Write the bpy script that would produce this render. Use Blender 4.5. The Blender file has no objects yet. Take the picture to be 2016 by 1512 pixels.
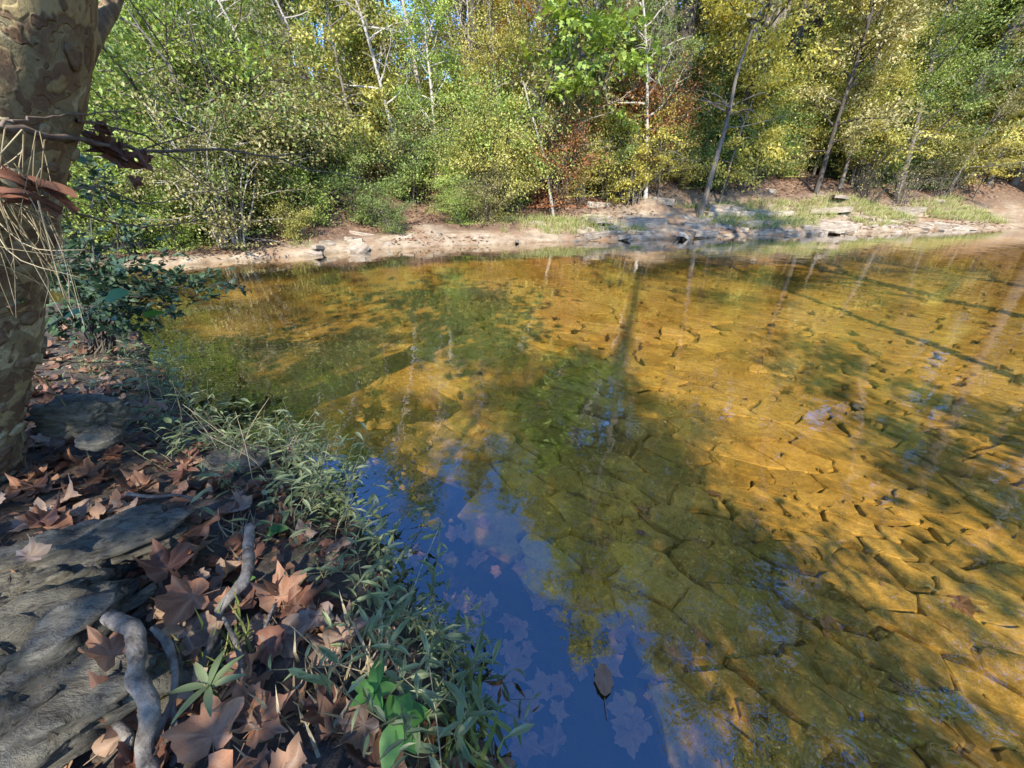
import bpy, math, random
import numpy as np
from mathutils import Vector

# ------------------------------------------------------------------ camera, sky, sun, exposure
scene = bpy.context.scene
COL = scene.collection
CAM_H, PITCH, FPX = 1.30, math.radians(27.0), 760.0      # metres above the water, tilt down, focal length in photo pixels
cam_d = bpy.data.cameras.new('camera')
cam = bpy.data.objects.new('camera', cam_d)
COL.objects.link(cam)
cam.location = (0, 0, CAM_H)
cam.rotation_euler = (math.pi / 2 - PITCH, 0, 0)
cam_d.sensor_width = 36.0
cam_d.lens = 36.0 * FPX / 2016.0
cam_d.clip_start, cam_d.clip_end = 0.02, 2000.0
scene.camera = cam

SUN_EL, SUN_AZ = math.radians(41.0), math.radians(183.0)   # azimuth of the sun, clockwise from +Y: behind the camera
world = bpy.data.worlds.new('World')
scene.world = world
world.use_nodes = True
wn = world.node_tree.nodes
sky = wn.new('ShaderNodeTexSky')
sky.sky_type = 'NISHITA'
sky.sun_disc = False
sky.sun_elevation = SUN_EL
sky.sun_rotation = SUN_AZ
sky.air_density, sky.dust_density, sky.ozone_density = 1.0, 0.1, 5.0
bg = wn['Background']
bg.inputs['Strength'].default_value = 0.15
hs = wn.new('ShaderNodeHueSaturation')                     # the phone's vivid blue, over the whole sky alike
hs.inputs['Hue'].default_value = .510
hs.inputs['Saturation'].default_value = 1.2
world.node_tree.links.new(sky.outputs['Color'], hs.inputs['Color'])
world.node_tree.links.new(hs.outputs['Color'], bg.inputs['Color'])

sun_d = bpy.data.lights.new('sun', 'SUN')
sun_d.energy = 2.6
sun_d.angle = math.radians(0.55)
sun_d.color = (1.0, 0.93, 0.82)
sun = bpy.data.objects.new('sun', sun_d)
COL.objects.link(sun)
SUN = Vector((math.sin(SUN_AZ) * math.cos(SUN_EL), math.cos(SUN_AZ) * math.cos(SUN_EL), math.sin(SUN_EL)))
sun.rotation_euler = SUN.to_track_quat('Z', 'Y').to_euler()
sun.location = (0, -20, 20)

scene.render.engine = 'CYCLES'
vs = scene.view_settings
vs.view_transform, vs.look, vs.gamma, vs.exposure = 'Standard', 'None', 1.0, 1.95
vs.use_curve_mapping = False
cy = scene.cycles
cy.max_bounces, cy.diffuse_bounces, cy.glossy_bounces = 5, 2, 2
cy.transmission_bounces, cy.transparent_max_bounces = 3, 8
cy.caustics_reflective = cy.caustics_refractive = False
cy.sample_clamp_indirect = 6.0
cy.use_denoising = True
try:
    cy.denoiser = 'OPENIMAGEDENOISE'
    cy.denoising_prefilter = 'ACCURATE'
except Exception:
    pass

# ------------------------------------------------------------------ helpers
rng = np.random.default_rng(11)
random.seed(11)
CP, SP = math.cos(PITCH), math.sin(PITCH)

def ray(px, py):
    u, v = px - 1008.0, 756.0 - py
    return u, CP * FPX + SP * v, -SP * FPX + CP * v

def at(px, py, z):            # point of the level z that the photo shows at (px, py)
    x, y, w = ray(px, py)
    t = (z - CAM_H) / w
    return np.array([x * t, y * t, z])

def at_y(px, py, Y):          # point at the distance Y that the photo shows at (px, py)
    x, y, w = ray(px, py)
    t = Y / y
    return np.array([x * t, Y, CAM_H + w * t])

def _hash(ix, iy, iz):
    n = (ix.astype(np.int64) * 374761393 + iy.astype(np.int64) * 668265263 + iz.astype(np.int64) * 974634777) & 0xFFFFFFFF
    n = ((n ^ (n >> 13)) * 1274126177) & 0xFFFFFFFF
    n = n ^ (n >> 16)
    return (n & 0xFFFFFF) / float(0xFFFFFF)

def vnoise(x, y, z):
    x, y, z = np.broadcast_arrays(np.asarray(x, float), np.asarray(y, float), np.asarray(z, float))
    ix, iy, iz = np.floor(x), np.floor(y), np.floor(z)
    fx, fy, fz = x - ix, y - iy, z - iz
    fx, fy, fz = [f * f * (3 - 2 * f) for f in (fx, fy, fz)]
    r = 0
    for a in (0, 1):
        for b in (0, 1):
            for c in (0, 1):
                w = (fx if a else 1 - fx) * (fy if b else 1 - fy) * (fz if c else 1 - fz)
                r = r + w * _hash(ix + a, iy + b, iz + c)
    return r

def fbm(x, y, z=0.0, octv=4):
    r, a, s = 0, 0.5, 1.0
    for i in range(octv):
        r = r + a * vnoise(np.asarray(x) * s + 17.3 * i, np.asarray(y) * s + 5.1 * i, np.asarray(z) * s + 9.7 * i)
        a *= 0.5
        s *= 2.03
    return r / (1 - 0.5 ** octv)

def sstep(a, b, x):
    t = np.clip((np.asarray(x, float) - a) / (b - a), 0, 1)
    return t * t * (3 - 2 * t)

def mesh_of(name, V, faces, mat=None, smooth=True, attrs=None):
    """faces: list of integer arrays (n,k)"""
    me = bpy.data.meshes.new(name)
    V = np.asarray(V, np.float32)
    faces = [np.asarray(f, np.int32) for f in faces if len(f)]
    nl = sum(f.size for f in faces)
    nf = sum(len(f) for f in faces)
    me.vertices.add(len(V))
    me.vertices.foreach_set('co', V.ravel())
    me.loops.add(nl)
    me.loops.foreach_set('vertex_index', np.concatenate([f.ravel() for f in faces]))
    me.polygons.add(nf)
    sizes = np.concatenate([np.full(len(f), f.shape[1], np.int32) for f in faces])
    st = np.concatenate([[0], np.cumsum(sizes)[:-1]]).astype(np.int32)
    me.polygons.foreach_set('loop_start', st)
    me.polygons.foreach_set('use_smooth', np.full(nf, bool(smooth)))
    for k, a in (attrs or {}).items():
        at_ = me.attributes.new(k, 'FLOAT', 'POINT')
        at_.data.foreach_set('value', np.asarray(a, np.float32))
    me.update(calc_edges=True)
    me.validate()
    if mat:
        me.materials.append(mat)
    return me

def link(name, me, parent=None, loc=(0, 0, 0), rot=(0, 0, 0), scl=(1, 1, 1), mat=None, label=None, cat=None, group=None, kind=None):
    o = bpy.data.objects.new(name, me)
    COL.objects.link(o)
    o.location, o.rotation_euler, o.scale = loc, rot, scl
    if parent is not None:
        o.parent = parent
    if mat is not None and me is not None and len(me.materials):
        o.material_slots[0].link = 'OBJECT'
        o.material_slots[0].material = mat
    for k, v in (('label', label), ('category', cat), ('group', group), ('kind', kind)):
        if v:
            o[k] = v
    return o

class MB:
    """collects vertices and faces for one mesh"""
    def __init__(s):
        s.V, s.F, s.n, s.A = [], {}, 0, []
    def add(s, V, faces, a=0.0):
        V = np.asarray(V, float).reshape(-1, 3)
        for f in faces:
            f = np.asarray(f, int)
            if len(f):
                s.F.setdefault(f.shape[1], []).append(f + s.n)
        s.V.append(V)
        s.A.append(np.broadcast_to(np.asarray(a, float), (len(V),)))
        s.n += len(V)
    def mesh(s, name, mat=None, smooth=True):
        return mesh_of(name, np.concatenate(s.V), [np.concatenate(f) for f in s.F.values()], mat, smooth, {'rnd': np.concatenate(s.A)})

def tube(pts, rad, sides=6, cap=False):
    P = np.asarray(pts, float)
    n = len(P)
    R = np.broadcast_to(np.asarray(rad, float), (n,))
    T = np.gradient(P, axis=0)
    T /= np.linalg.norm(T, axis=1)[:, None] + 1e-9
    ref = np.array([0, 0, 1.0]) if abs(T[0][2]) < 0.9 else np.array([1.0, 0, 0])
    X = np.cross(T, ref)
    X /= np.linalg.norm(X, axis=1)[:, None] + 1e-9
    Y = np.cross(T, X)
    a = np.linspace(0, 2 * math.pi, sides, endpoint=False)
    V = P[:, None] + R[:, None, None] * (np.cos(a)[None, :, None] * X[:, None] + np.sin(a)[None, :, None] * Y[:, None])
    i = np.arange(n - 1)[:, None] * sides
    j = np.arange(sides)[None]
    k = (j + 1) % sides
    F = np.stack([i + j, i + k, i + sides + k, i + sides + j], -1).reshape(-1, 4)
    V = V.reshape(-1, 3)
    faces = [F]
    if cap:
        V = np.vstack([V, P[:1], P[-1:]])
        c0, c1 = n * sides, n * sides + 1
        jj = np.arange(sides)
        kk = (jj + 1) % sides
        faces.append(np.stack([kk, jj, np.full(sides, c0)], -1))
        b = (n - 1) * sides
        faces.append(np.stack([b + jj, b + kk, np.full(sides, c1)], -1))
    return V, faces

def spline(pts, n):
    """smooth polyline through pts (Catmull-Rom)"""
    P = np.asarray(pts, float)
    P = np.vstack([2 * P[0] - P[1], P, 2 * P[-1] - P[-2]])
    m = len(P) - 3
    out = []
    for t in np.linspace(0, m - 1e-6, n):
        i = int(t)
        f = t - i
        a, b, c, d = P[i:i + 4]
        out.append(0.5 * (2 * b + (c - a) * f + (2 * a - 5 * b + 4 * c - d) * f * f + (3 * b - a - 3 * c + d) * f ** 3))
    return np.array(out)

LEAF_T = {
    'rhomb': (np.array([[0, 0, 0], [.30, .42, .07], [0, 1, -.04], [-.30, .42, .07]]), np.array([[0, 1, 2], [0, 2, 3]])),
    'oval': (np.array([[0, 0, 0], [.27, .3, .06], [.24, .68, .05], [0, 1, -.1], [-.24, .68, .05], [-.27, .3, .06], [0, .5, 0]]),
             np.array([[0, 1, 6], [1, 2, 6], [2, 3, 6], [3, 4, 6], [4, 5, 6], [5, 0, 6]])),
    'lance': (np.array([[0, 0, 0], [.10, .28, .03], [.09, .62, .02], [0, 1, -.16], [-.09, .62, .02], [-.10, .28, .03], [0, .45, -.02]]),
              np.array([[0, 1, 6], [1, 2, 6], [2, 3, 6], [3, 4, 6], [4, 5, 6], [5, 0, 6]])),
    'maple': (np.array([[0, 0, 0], [.38, .12, .05], [.26, .38, .03], [.48, .62, .06], [.17, .62, .02], [0, 1, -.08], [-.17, .62, .02], [-.48, .62, .06], [-.26, .38, .03], [-.38, .12, .05]]),
              np.array([[0, 1, 2], [0, 2, 4], [2, 3, 4], [0, 4, 6], [4, 5, 6], [0, 6, 8], [6, 7, 8], [0, 8, 9]])),
    'blade': (np.array([[-.03, 0, 0], [.03, 0, 0], [.022, .55, .05], [-.022, .55, .05], [0, 1, -.1]]),
              np.array([[0, 1, 2], [0, 2, 3], [3, 2, 4]])),
}

def unit(a):
    return a / (np.linalg.norm(a, axis=-1, keepdims=True) + 1e-9)

def leaves(mb, P, D, N, S, kind, a=None):
    T, F = LEAF_T[kind]
    P, D, N = np.asarray(P, float), unit(np.asarray(D, float)), np.asarray(N, float)
    n = len(P)
    if n == 0:
        return
    X = unit(np.cross(D, N))
    Z = np.cross(X, D)
    S = np.broadcast_to(np.asarray(S, float), (n,))
    V = P[:, None] + S[:, None, None] * (T[None, :, 0:1] * X[:, None] + T[None, :, 1:2] * D[:, None] + T[None, :, 2:3] * Z[:, None])
    k = len(T)
    FF = (F[None] + (np.arange(n) * k)[:, None, None]).reshape(-1, 3)
    a = np.zeros(n) if a is None else np.asarray(a, float)
    mb.add(V.reshape(-1, 3), [FF], np.repeat(a, k))

# ------------------------------------------------------------------ materials
def mat_new(name):
    m = bpy.data.materials.new(name)
    m.use_nodes = True
    nt = m.node_tree
    for n in list(nt.nodes):
        nt.nodes.remove(n)
    out = nt.nodes.new('ShaderNodeOutputMaterial')
    return m, nt, out

class N:
    """tiny node-graph writer"""
    def __init__(s, nt):
        s.nt = nt
    def node(s, t, **kw):
        n = s.nt.nodes.new(t)
        for k, v in kw.items():
            setattr(n, k, v)
        return n
    def set(s, sock, v):
        if hasattr(v, 'is_linked') or isinstance(v, bpy.types.NodeSocket):
            s.nt.links.new(v, sock)
        else:
            if isinstance(v, tuple) and len(v) == 3 and sock.type == 'RGBA':
                v = (*v, 1)
            sock.default_value = v
    def coord(s, scale=(1, 1, 1), which='Object', rot=(0, 0, 0)):
        tc = s.node('ShaderNodeTexCoord')
        mp = s.node('ShaderNodeMapping')
        mp.inputs['Scale'].default_value = scale
        mp.inputs['Rotation'].default_value = rot
        s.nt.links.new(tc.outputs[which], mp.inputs['Vector'])
        return mp.outputs[0]
    def pos(s, scale=(1, 1, 1), rot=(0, 0, 0)):
        g = s.node('ShaderNodeNewGeometry')
        mp = s.node('ShaderNodeMapping')
        mp.inputs['Scale'].default_value = scale
        mp.inputs['Rotation'].default_value = rot
        s.nt.links.new(g.outputs['Position'], mp.inputs['Vector'])
        return mp.outputs[0]
    def noise(s, vec, scale=5, detail=4, rough=.55, dist=0.0, out='Fac'):
        n = s.node('ShaderNodeTexNoise')
        s.set(n.inputs['Vector'], vec)
        n.inputs['Scale'].default_value = scale
        n.inputs['Detail'].default_value = detail
        n.inputs['Roughness'].default_value = rough
        n.inputs['Distortion'].default_value = dist
        return n.outputs[out]
    def voro(s, vec, scale=5, feature='F1', out='Distance'):
        n = s.node('ShaderNodeTexVoronoi', feature=feature)
        s.set(n.inputs['Vector'], vec)
        n.inputs['Scale'].default_value = scale
        return n.outputs[out]
    def ramp(s, fac, stops, interp='LINEAR'):
        n = s.node('ShaderNodeValToRGB')
        n.color_ramp.interpolation = interp
        el = n.color_ramp.elements
        while len(el) < len(stops):
            el.new(0.5)
        for e, (p, c) in zip(el, stops):
            e.position = p
            e.color = (*c, 1) if len(c) == 3 else c
        s.set(n.inputs['Fac'], fac)
        return n.outputs['Color']
    def mix(s, fac, a, b, mode='MIX'):
        n = s.node('ShaderNodeMix', data_type='RGBA', blend_type=mode)
        s.set(n.inputs[0], fac)
        s.set(n.inputs[6], a)
        s.set(n.inputs[7], b)
        return n.outputs[2]
    def math(s, op, a, b=0.0, clamp=False):
        n = s.node('ShaderNodeMath', operation=op, use_clamp=clamp)
        s.set(n.inputs[0], a)
        s.set(n.inputs[1], b)
        return n.outputs[0]
    def attr(s, name):
        return s.node('ShaderNodeAttribute', attribute_name=name).outputs['Fac']
    def rnd(s):
        return s.node('ShaderNodeObjectInfo').outputs['Random']
    def bump(s, h, strength=.4, dist=.01):
        n = s.node('ShaderNodeBump')
        s.set(n.inputs['Height'], h)
        n.inputs['Strength'].default_value = strength
        n.inputs['Distance'].default_value = dist
        return n.outputs['Normal']
    def principled(s, color, rough=.8, normal=None, spec=.3):
        n = s.node('ShaderNodeBsdfPrincipled')
        s.set(n.inputs['Base Color'], color)
        s.set(n.inputs['Roughness'], rough)
        n.inputs['Specular IOR Level'].default_value = spec
        if normal is not None:
            s.set(n.inputs['Normal'], normal)
        return n.outputs[0]

def leaf_mat(name, cols, transl=.35, rough=.5, dead=0.0):
    if name.endswith(' leaves') and 'bluish' not in name and 'weed' not in name and 'fresh' not in name:
        cols = [tuple(min(.72, v * 1.22 + .018) for v in c) for c in cols]
    m, nt, out = mat_new(name)
    g = N(nt)
    v = g.math('ADD', g.math('MULTIPLY', g.attr('rnd'), .8), g.math('MULTIPLY', g.rnd(), .2))
    stops = [(i / (len(cols) - 1) * .8 + .1, c) for i, c in enumerate(cols)]
    c = g.ramp(v, stops)
    if dead:
        c = g.mix(g.math('GREATER_THAN', g.attr('rnd'), 1 - dead), c, (.22, .12, .05))
    bs = g.principled(c, rough, spec=.35)
    tr = g.node('ShaderNodeBsdfTranslucent')
    g.set(tr.inputs['Color'], g.mix(1.0, c, (1.15, 1.1, .55), 'MULTIPLY'))
    mx = g.node('ShaderNodeMixShader')
    mx.inputs[0].default_value = transl
    nt.links.new(bs, mx.inputs[1])
    nt.links.new(tr.outputs[0], mx.inputs[2])
    nt.links.new(mx.outputs[0], out.inputs[0])
    return m

def simple(name, stops, scale=20, rough=.85, bump=.4, bdist=.01, stretch=(1, 1, 1), detail=5, spec=.25, objvar=0.0):
    m, nt, out = mat_new(name)
    g = N(nt)
    v = g.coord(stretch)
    f = g.noise(v, scale, detail, .6)
    c = g.ramp(f, stops)
    if objvar:
        k = g.math('ADD', g.math('MULTIPLY', g.rnd(), objvar), 1 - objvar * .5)
        cc = g.node('ShaderNodeCombineColor')
        for i in range(3):
            g.set(cc.inputs[i], k)
        c = g.mix(1.0, c, cc.outputs[0], 'MULTIPLY')
    nt.links.new(g.principled(c, rough, g.bump(g.noise(v, scale * 2.2, 6, .65), bump, bdist), spec), out.inputs[0])
    return m

M = {}
M['green'] = leaf_mat('green leaves', [(.07, .11, .022), (.16, .22, .045), (.30, .35, .09)])
M['bright'] = leaf_mat('bright green leaves', [(.12, .19, .03), (.25, .34, .06), (.42, .47, .13)], .42)
M['dark'] = leaf_mat('dark green leaves', [(.035, .08, .018), (.07, .14, .03), (.13, .21, .05)])
M['yellowgreen'] = leaf_mat('yellow-green leaves', [(.18, .18, .035), (.38, .36, .08), (.58, .50, .16)], .4)
M['yellow'] = leaf_mat('yellow leaves', [(.22, .22, .04), (.42, .38, .07), (.60, .50, .13)], .42)
M['orange'] = leaf_mat('orange leaves', [(.26, .13, .03), (.42, .20, .04), (.46, .30, .06)], .4)
M['olive'] = leaf_mat('olive leaves', [(.12, .115, .04), (.27, .245, .09), (.46, .40, .18)], .35, dead=.06)
M['rust'] = leaf_mat('rust leaves', [(.18, .07, .03), (.30, .12, .04), (.36, .2, .07)], .35)
M['pink'] = leaf_mat('reddish leaves', [(.3, .09, .06), (.42, .16, .1), (.4, .25, .1)], .4)
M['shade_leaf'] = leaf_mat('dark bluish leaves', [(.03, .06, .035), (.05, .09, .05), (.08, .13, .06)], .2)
M['weed'] = leaf_mat('grey-green weed leaves', [(.13, .175, .075), (.20, .25, .11), (.31, .34, .18)], .3)
M['vine'] = leaf_mat('fresh green leaves', [(.07, .19, .04), (.10, .25, .05), (.15, .3, .07)], .3)
M['straw'] = leaf_mat('dry straw', [(.30, .24, .14), (.42, .34, .2), (.52, .44, .28)], .15)
M['grass'] = leaf_mat('shore grass', [(.18, .24, .06), (.30, .33, .09), (.45, .40, .18)], .3)
M['litter'] = leaf_mat('leaf litter', [(.12, .06, .035), (.22, .12, .07), (.34, .22, .14)], .1, .8)
M['stem'] = simple('weed stems', [(.3, (.13, .14, .06)), (.7, (.24, .2, .11))], 30, .7, .1)
M['bark'] = simple('grey bark', [(.25, (.075, .06, .045)), (.55, (.165, .14, .11)), (.8, (.28, .25, .205))], 6, .9, .8, .03, (1, 1, .25), objvar=.4)
M['darkbark'] = simple('dark bark', [(.25, (.035, .03, .025)), (.55, (.085, .07, .055)), (.8, (.15, .13, .11))], 6, .9, .8, .03, (1, 1, .25), objvar=.3)
M['palebark'] = simple('pale bark', [(.25, (.26, .23, .19)), (.55, (.40, .36, .30)), (.8, (.52, .48, .42))], 6, .85, .5, .02, (1, 1, .3), objvar=.3)
M['root'] = simple('weathered grey root', [(.32, (.06, .048, .036)), (.48, (.18, .155, .125)), (.72, (.30, .275, .235))], 34, .85, 1.0, .008, (1, 1, 1), objvar=.1)
M['twig'] = simple('brown twig', [(.3, (.09, .06, .045)), (.7, (.22, .17, .13))], 40, .8, .4, .003, objvar=.3)

def fallen_mat(name, cols, rough=.75):
    m, nt, out = mat_new(name)
    g = N(nt)
    v = g.coord()
    f = g.noise(v, 30, 5, .65)
    base = g.ramp(g.math('ADD', g.math('MULTIPLY', f, .55), g.math('MULTIPLY', g.rnd(), .45)), [(.25, cols[0]), (.5, cols[1]), (.8, cols[2])])
    vein = g.attr('rnd')
    c = g.mix(g.math('MULTIPLY', vein, .5), base, cols[3])
    bs = g.principled(c, rough, g.bump(g.math('ADD', g.noise(v, 60, 5, .6), g.math('MULTIPLY', vein, .8)), .5, .004), .3)
    tr = g.node('ShaderNodeBsdfTranslucent')
    g.set(tr.inputs['Color'], c)
    mx = g.node('ShaderNodeMixShader')
    mx.inputs[0].default_value = .15
    nt.links.new(bs, mx.inputs[1])
    nt.links.new(tr.outputs[0], mx.inputs[2])
    nt.links.new(mx.outputs[0], out.inputs[0])
    return m
M['fallen_rust'] = fallen_mat('rust brown fallen leaf', [(.15, .06, .032), (.32, .15, .08), (.47, .26, .155), (.48, .31, .2)])
M['fallen_tan'] = fallen_mat('tan fallen leaf', [(.20, .12, .075), (.34, .22, .14), (.46, .33, .23), (.5, .38, .28)])
M['fallen_dark'] = fallen_mat('purple brown fallen leaf', [(.11, .05, .032), (.20, .09, .055), (.29, .14, .09), (.33, .2, .14)])
M['sunken'] = fallen_mat('sunken leaf', [(.20, .09, .065), (.34, .17, .12), (.45, .28, .2), (.46, .3, .22)], .6)

# golden streambed stone
def bed_mat(name, dark=False):
    m, nt, out = mat_new(name)
    g = N(nt)
    v = g.pos()
    f = g.noise(v, 1.7, 5, .6)
    c1 = g.ramp(f, [(.3, (.27, .15, .035)), (.5, (.45, .29, .075)), (.72, (.57, .395, .135))])
    f2 = g.noise(v, 22, 6, .7)
    c = g.mix(g.ramp(f2, [(.42, (0, 0, 0)), (.68, (.75, .75, .75))]), c1, (.20, .13, .035))
    f3 = g.noise(v, 95, 3, .6)
    c = g.mix(g.ramp(f3, [(.5, (0, 0, 0)), (.75, (.6, .6, .6))]), c, (.62, .47, .2))
    if not dark:
        k = g.math('ADD', g.math('MULTIPLY', g.rnd(), .55), .68)
        cc = g.node('ShaderNodeCombineColor')
        for i in range(3):
            g.set(cc.inputs[i], k)
        c = g.mix(1.0, c, cc.outputs[0], 'MULTIPLY')
    h = g.math('ADD', g.noise(v, 30, 6, .65), g.math('MULTIPLY', g.noise(v, 6, 3, .5), 1.0))
    nt.links.new(g.principled(c, .85, g.bump(h, .6, .012), .15), out.inputs[0])
    return m
M['bed'] = bed_mat('golden algae-coated stone')

# the ground sheet: a material per zone; the left pool's dark reflections are painted in
def ground_mat():
    m, nt, out = mat_new('ground')
    g = N(nt)
    v = g.pos()
    soil = g.ramp(g.noise(v, 14, 6, .65), [(.3, (.05, .04, .03)), (.55, (.11, .088, .066)), (.78, (.20, .165, .13))])
    gold = g.ramp(g.noise(v, 1.7, 5, .6), [(.3, (.26, .155, .035)), (.5, (.42, .27, .065)), (.72, (.54, .37, .12))])
    gold = g.mix(g.ramp(g.noise(v, 22, 6, .7), [(.42, (0, 0, 0)), (.68, (.75, .75, .75))]), gold, (.19, .12, .03))
    silt = g.ramp(g.noise(v, 18, 5, .6), [(.3, (.016, .013, .006)), (.7, (.045, .034, .013))])
    bed = g.mix(g.attr('sed'), silt, gold)
    rock = g.ramp(g.noise(g.pos((1, 1, 2.5)), 3.5, 7, .7), [(.3, (.17, .12, .075)), (.5, (.32, .245, .16)), (.72, (.46, .375, .26))])
    rock = g.mix(g.ramp(g.noise(v, 1.1, 5, .65), [(.46, (0, 0, 0)), (.62, (1, 1, 1))]), rock, (.24, .15, .085))
    floor = g.ramp(g.noise(v, 7, 7, .75), [(.3, (.06, .035, .022)), (.5, (.15, .09, .055)), (.7, (.30, .2, .12))])
    c = g.mix(g.attr('bed'), soil, bed)
    c = g.mix(g.attr('shore'), c, rock)
    c = g.mix(g.attr('floor'), c, floor)
    h = g.noise(v, 18, 7, .7)
    nt.links.new(g.principled(c, .9, g.bump(h, .8, .03), .2), out.inputs[0])
    return m
M['ground'] = ground_mat()
M['shale'] = simple('pale shale', [(.28, (.17, .13, .09)), (.5, (.31, .25, .18)), (.72, (.45, .385, .295))], 5, .9, .9, .02, (1, 1, 4), objvar=.35)

def water_mat():
    m, nt, out = mat_new('clear stream water')
    g = N(nt)
    v1 = g.pos((1, 1, 1), (0, 0, .5))
    h = g.math('ADD', g.math('MULTIPLY', g.noise(v1, 2.2, 2, .5, .3), .7), g.math('MULTIPLY', g.noise(v1, 9, 2, .5, .3), .24))
    nrm = g.bump(h, .26, .02)
    lw = g.node('ShaderNodeLayerWeight')
    nt.links.new(nrm, lw.inputs['Normal'])
    lw.inputs['Blend'].default_value = .5
    F0 = .15                                           # Schlick reflectance of the surface
    fac = g.math('ADD', g.math('MULTIPLY', g.math('POWER', lw.outputs['Facing'], 3.4), 1 - F0), F0, True)
    tr = g.node('ShaderNodeBsdfTransparent')
    tr.inputs['Color'].default_value = (.96, .865, .63, 1)
    gl = g.node('ShaderNodeBsdfGlossy')
    gl.inputs['Roughness'].default_value = 0.0
    gl.inputs['Color'].default_value = (1, 1, 1, 1)
    nt.links.new(nrm, gl.inputs['Normal'])
    mx = g.node('ShaderNodeMixShader')
    nt.links.new(fac, mx.inputs[0])
    nt.links.new(tr.outputs[0], mx.inputs[1])
    nt.links.new(gl.outputs[0], mx.inputs[2])
    nt.links.new(mx.outputs[0], out.inputs[0])
    return m
M['water'] = water_mat()

# ------------------------------------------------------------------ terrain
FAR = np.array([(-200, 14), (-60, 11), (-20, 9.2), (-12, 8.3), (-9, 7.5), (-6.3, 7.35), (-5.4, 7.9), (-3.6, 9.1), (-1.8, 10.0), (0, 10.5), (2.5, 11.2), (5.8, 11.9), (11, 13.2), (18.2, 14.7), (21, 14.6), (24, 13.0), (27, 10.5), (30, 7), (33, 4), (40, 2), (200, 2)], float)
NEAR = np.array([(-200, 9), (-60, 7), (-14, 5.4), (-8, 5.0), (-5, 4.6), (-3.75, 3.75), (-2.5, 2.5), (-1.86, 2.03), (-1.18, 1.60), (-.6, 1.10), (-.26, .75), (0, .43), (.35, .05), (.8, -.3), (1.6, -.6), (5, -1.2), (30, -2.2), (200, -8)], float)
def far_y(x):
    return np.interp(x, FAR[:, 0], FAR[:, 1]) + (fbm(np.asarray(x) * 1.3, 3.3, 0, 3) - .5) * .55
def near_y(x):
    return np.interp(x, NEAR[:, 0], NEAR[:, 1]) + (fbm(np.asarray(x) * 3.0, 8.3, 0, 3) - .5) * .22
FARP = np.array([(0, 0), (.25, .10), (.8, .22), (1.6, .42), (2.6, .92), (4, 1.55), (7, 3.1), (13, 5.4), (20, 6.8), (32, 7.0), (60, 5), (400, 2)], float)
NEARP = np.array([(0, 0), (.06, .05), (.25, .13), (.6, .21), (1.2, .30), (3, .45), (8, .9), (60, 2.5), (400, 4)], float)

def terrain(x, y, full=False):
    x, y = np.asarray(x, float), np.asarray(y, float)
    fy, ny = far_y(x), near_y(x)
    sf = y - fy
    sn = (ny - y) * .8
    zf = np.interp(sf, FARP[:, 0], FARP[:, 1]) + (fbm(x * .7, y * .7, 2, 4) - .5) * np.clip(sf * .25, 0, .9)
    ledge = np.clip(1 - np.abs(sf - 1.3) / 1.6, 0, 1)
    zf = zf + ledge * (np.floor((zf + .2 * fbm(x, y, 5, 3)) / .14) * .14 + .05 - zf) * .55
    zn = np.interp(sn, NEARP[:, 0], NEARP[:, 1]) + (fbm(x * 3, y * 3, 7, 4) - .5) * np.clip(sn * .6, 0, .14)
    d = np.minimum(-sf, (y - ny) * .8)
    depth = .04 + .30 * (1 - np.exp(-np.clip(d, 0, 9) / .9)) + .12 * sstep(3, 7, y) * (1 - sstep(2, 4, x))
    sed = sstep(.44, .60, fbm(x * .8, y * .8, 12.0, 4) - .09 * sstep(2.5, 4, y) * sstep(.3, 1.5, x) + .10 * (vnoise(x * 7, y * 7, 1) - .5))
    zb = -depth + (fbm(x * 1.1, y * 1.1, 21, 4) - .5) * .12 * np.clip(d, 0, 1) - .045 + .05 * sed
    z = np.where(sf > 0, zf, np.where(sn > 0, zn, zb))
    if not full:
        return z
    mud_dim = 1 - sstep(.42, .72, d + .35 * (fbm(x * 2.5, y * 2.5, 77, 3) - .5))
    mud_dim = np.maximum(mud_dim, .8 * sstep(-2.4, -4.2, x) * sstep(.3, .6, fbm(x, y, 88, 3)))  # left pool: its dark reflections and depth are put into the bed colour
    sed = np.maximum(sed, sstep(-.3, -1.0, x) * sstep(.25, .5, fbm(x * 1.5, y * 1.5, 90, 3))) * (1 - mud_dim)
    bed = ((sf <= .05) & (sn <= .02)).astype(float)
    wd = np.interp(x, [-8, -4, 0, 3, 5, 8, 12, 20], [.35, .6, 1.0, 1.8, 2.8, 2.6, 2.3, 2.2])
    fl = sstep(.7, 1.5, (sf + 1.2 * (fbm(x * .8, y * .8, 31, 3) - .5)) / wd)
    shore = sstep(-.1, .1, sf) * (1 - fl)
    floor = fl
    return z, bed, shore, floor, sed

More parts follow.
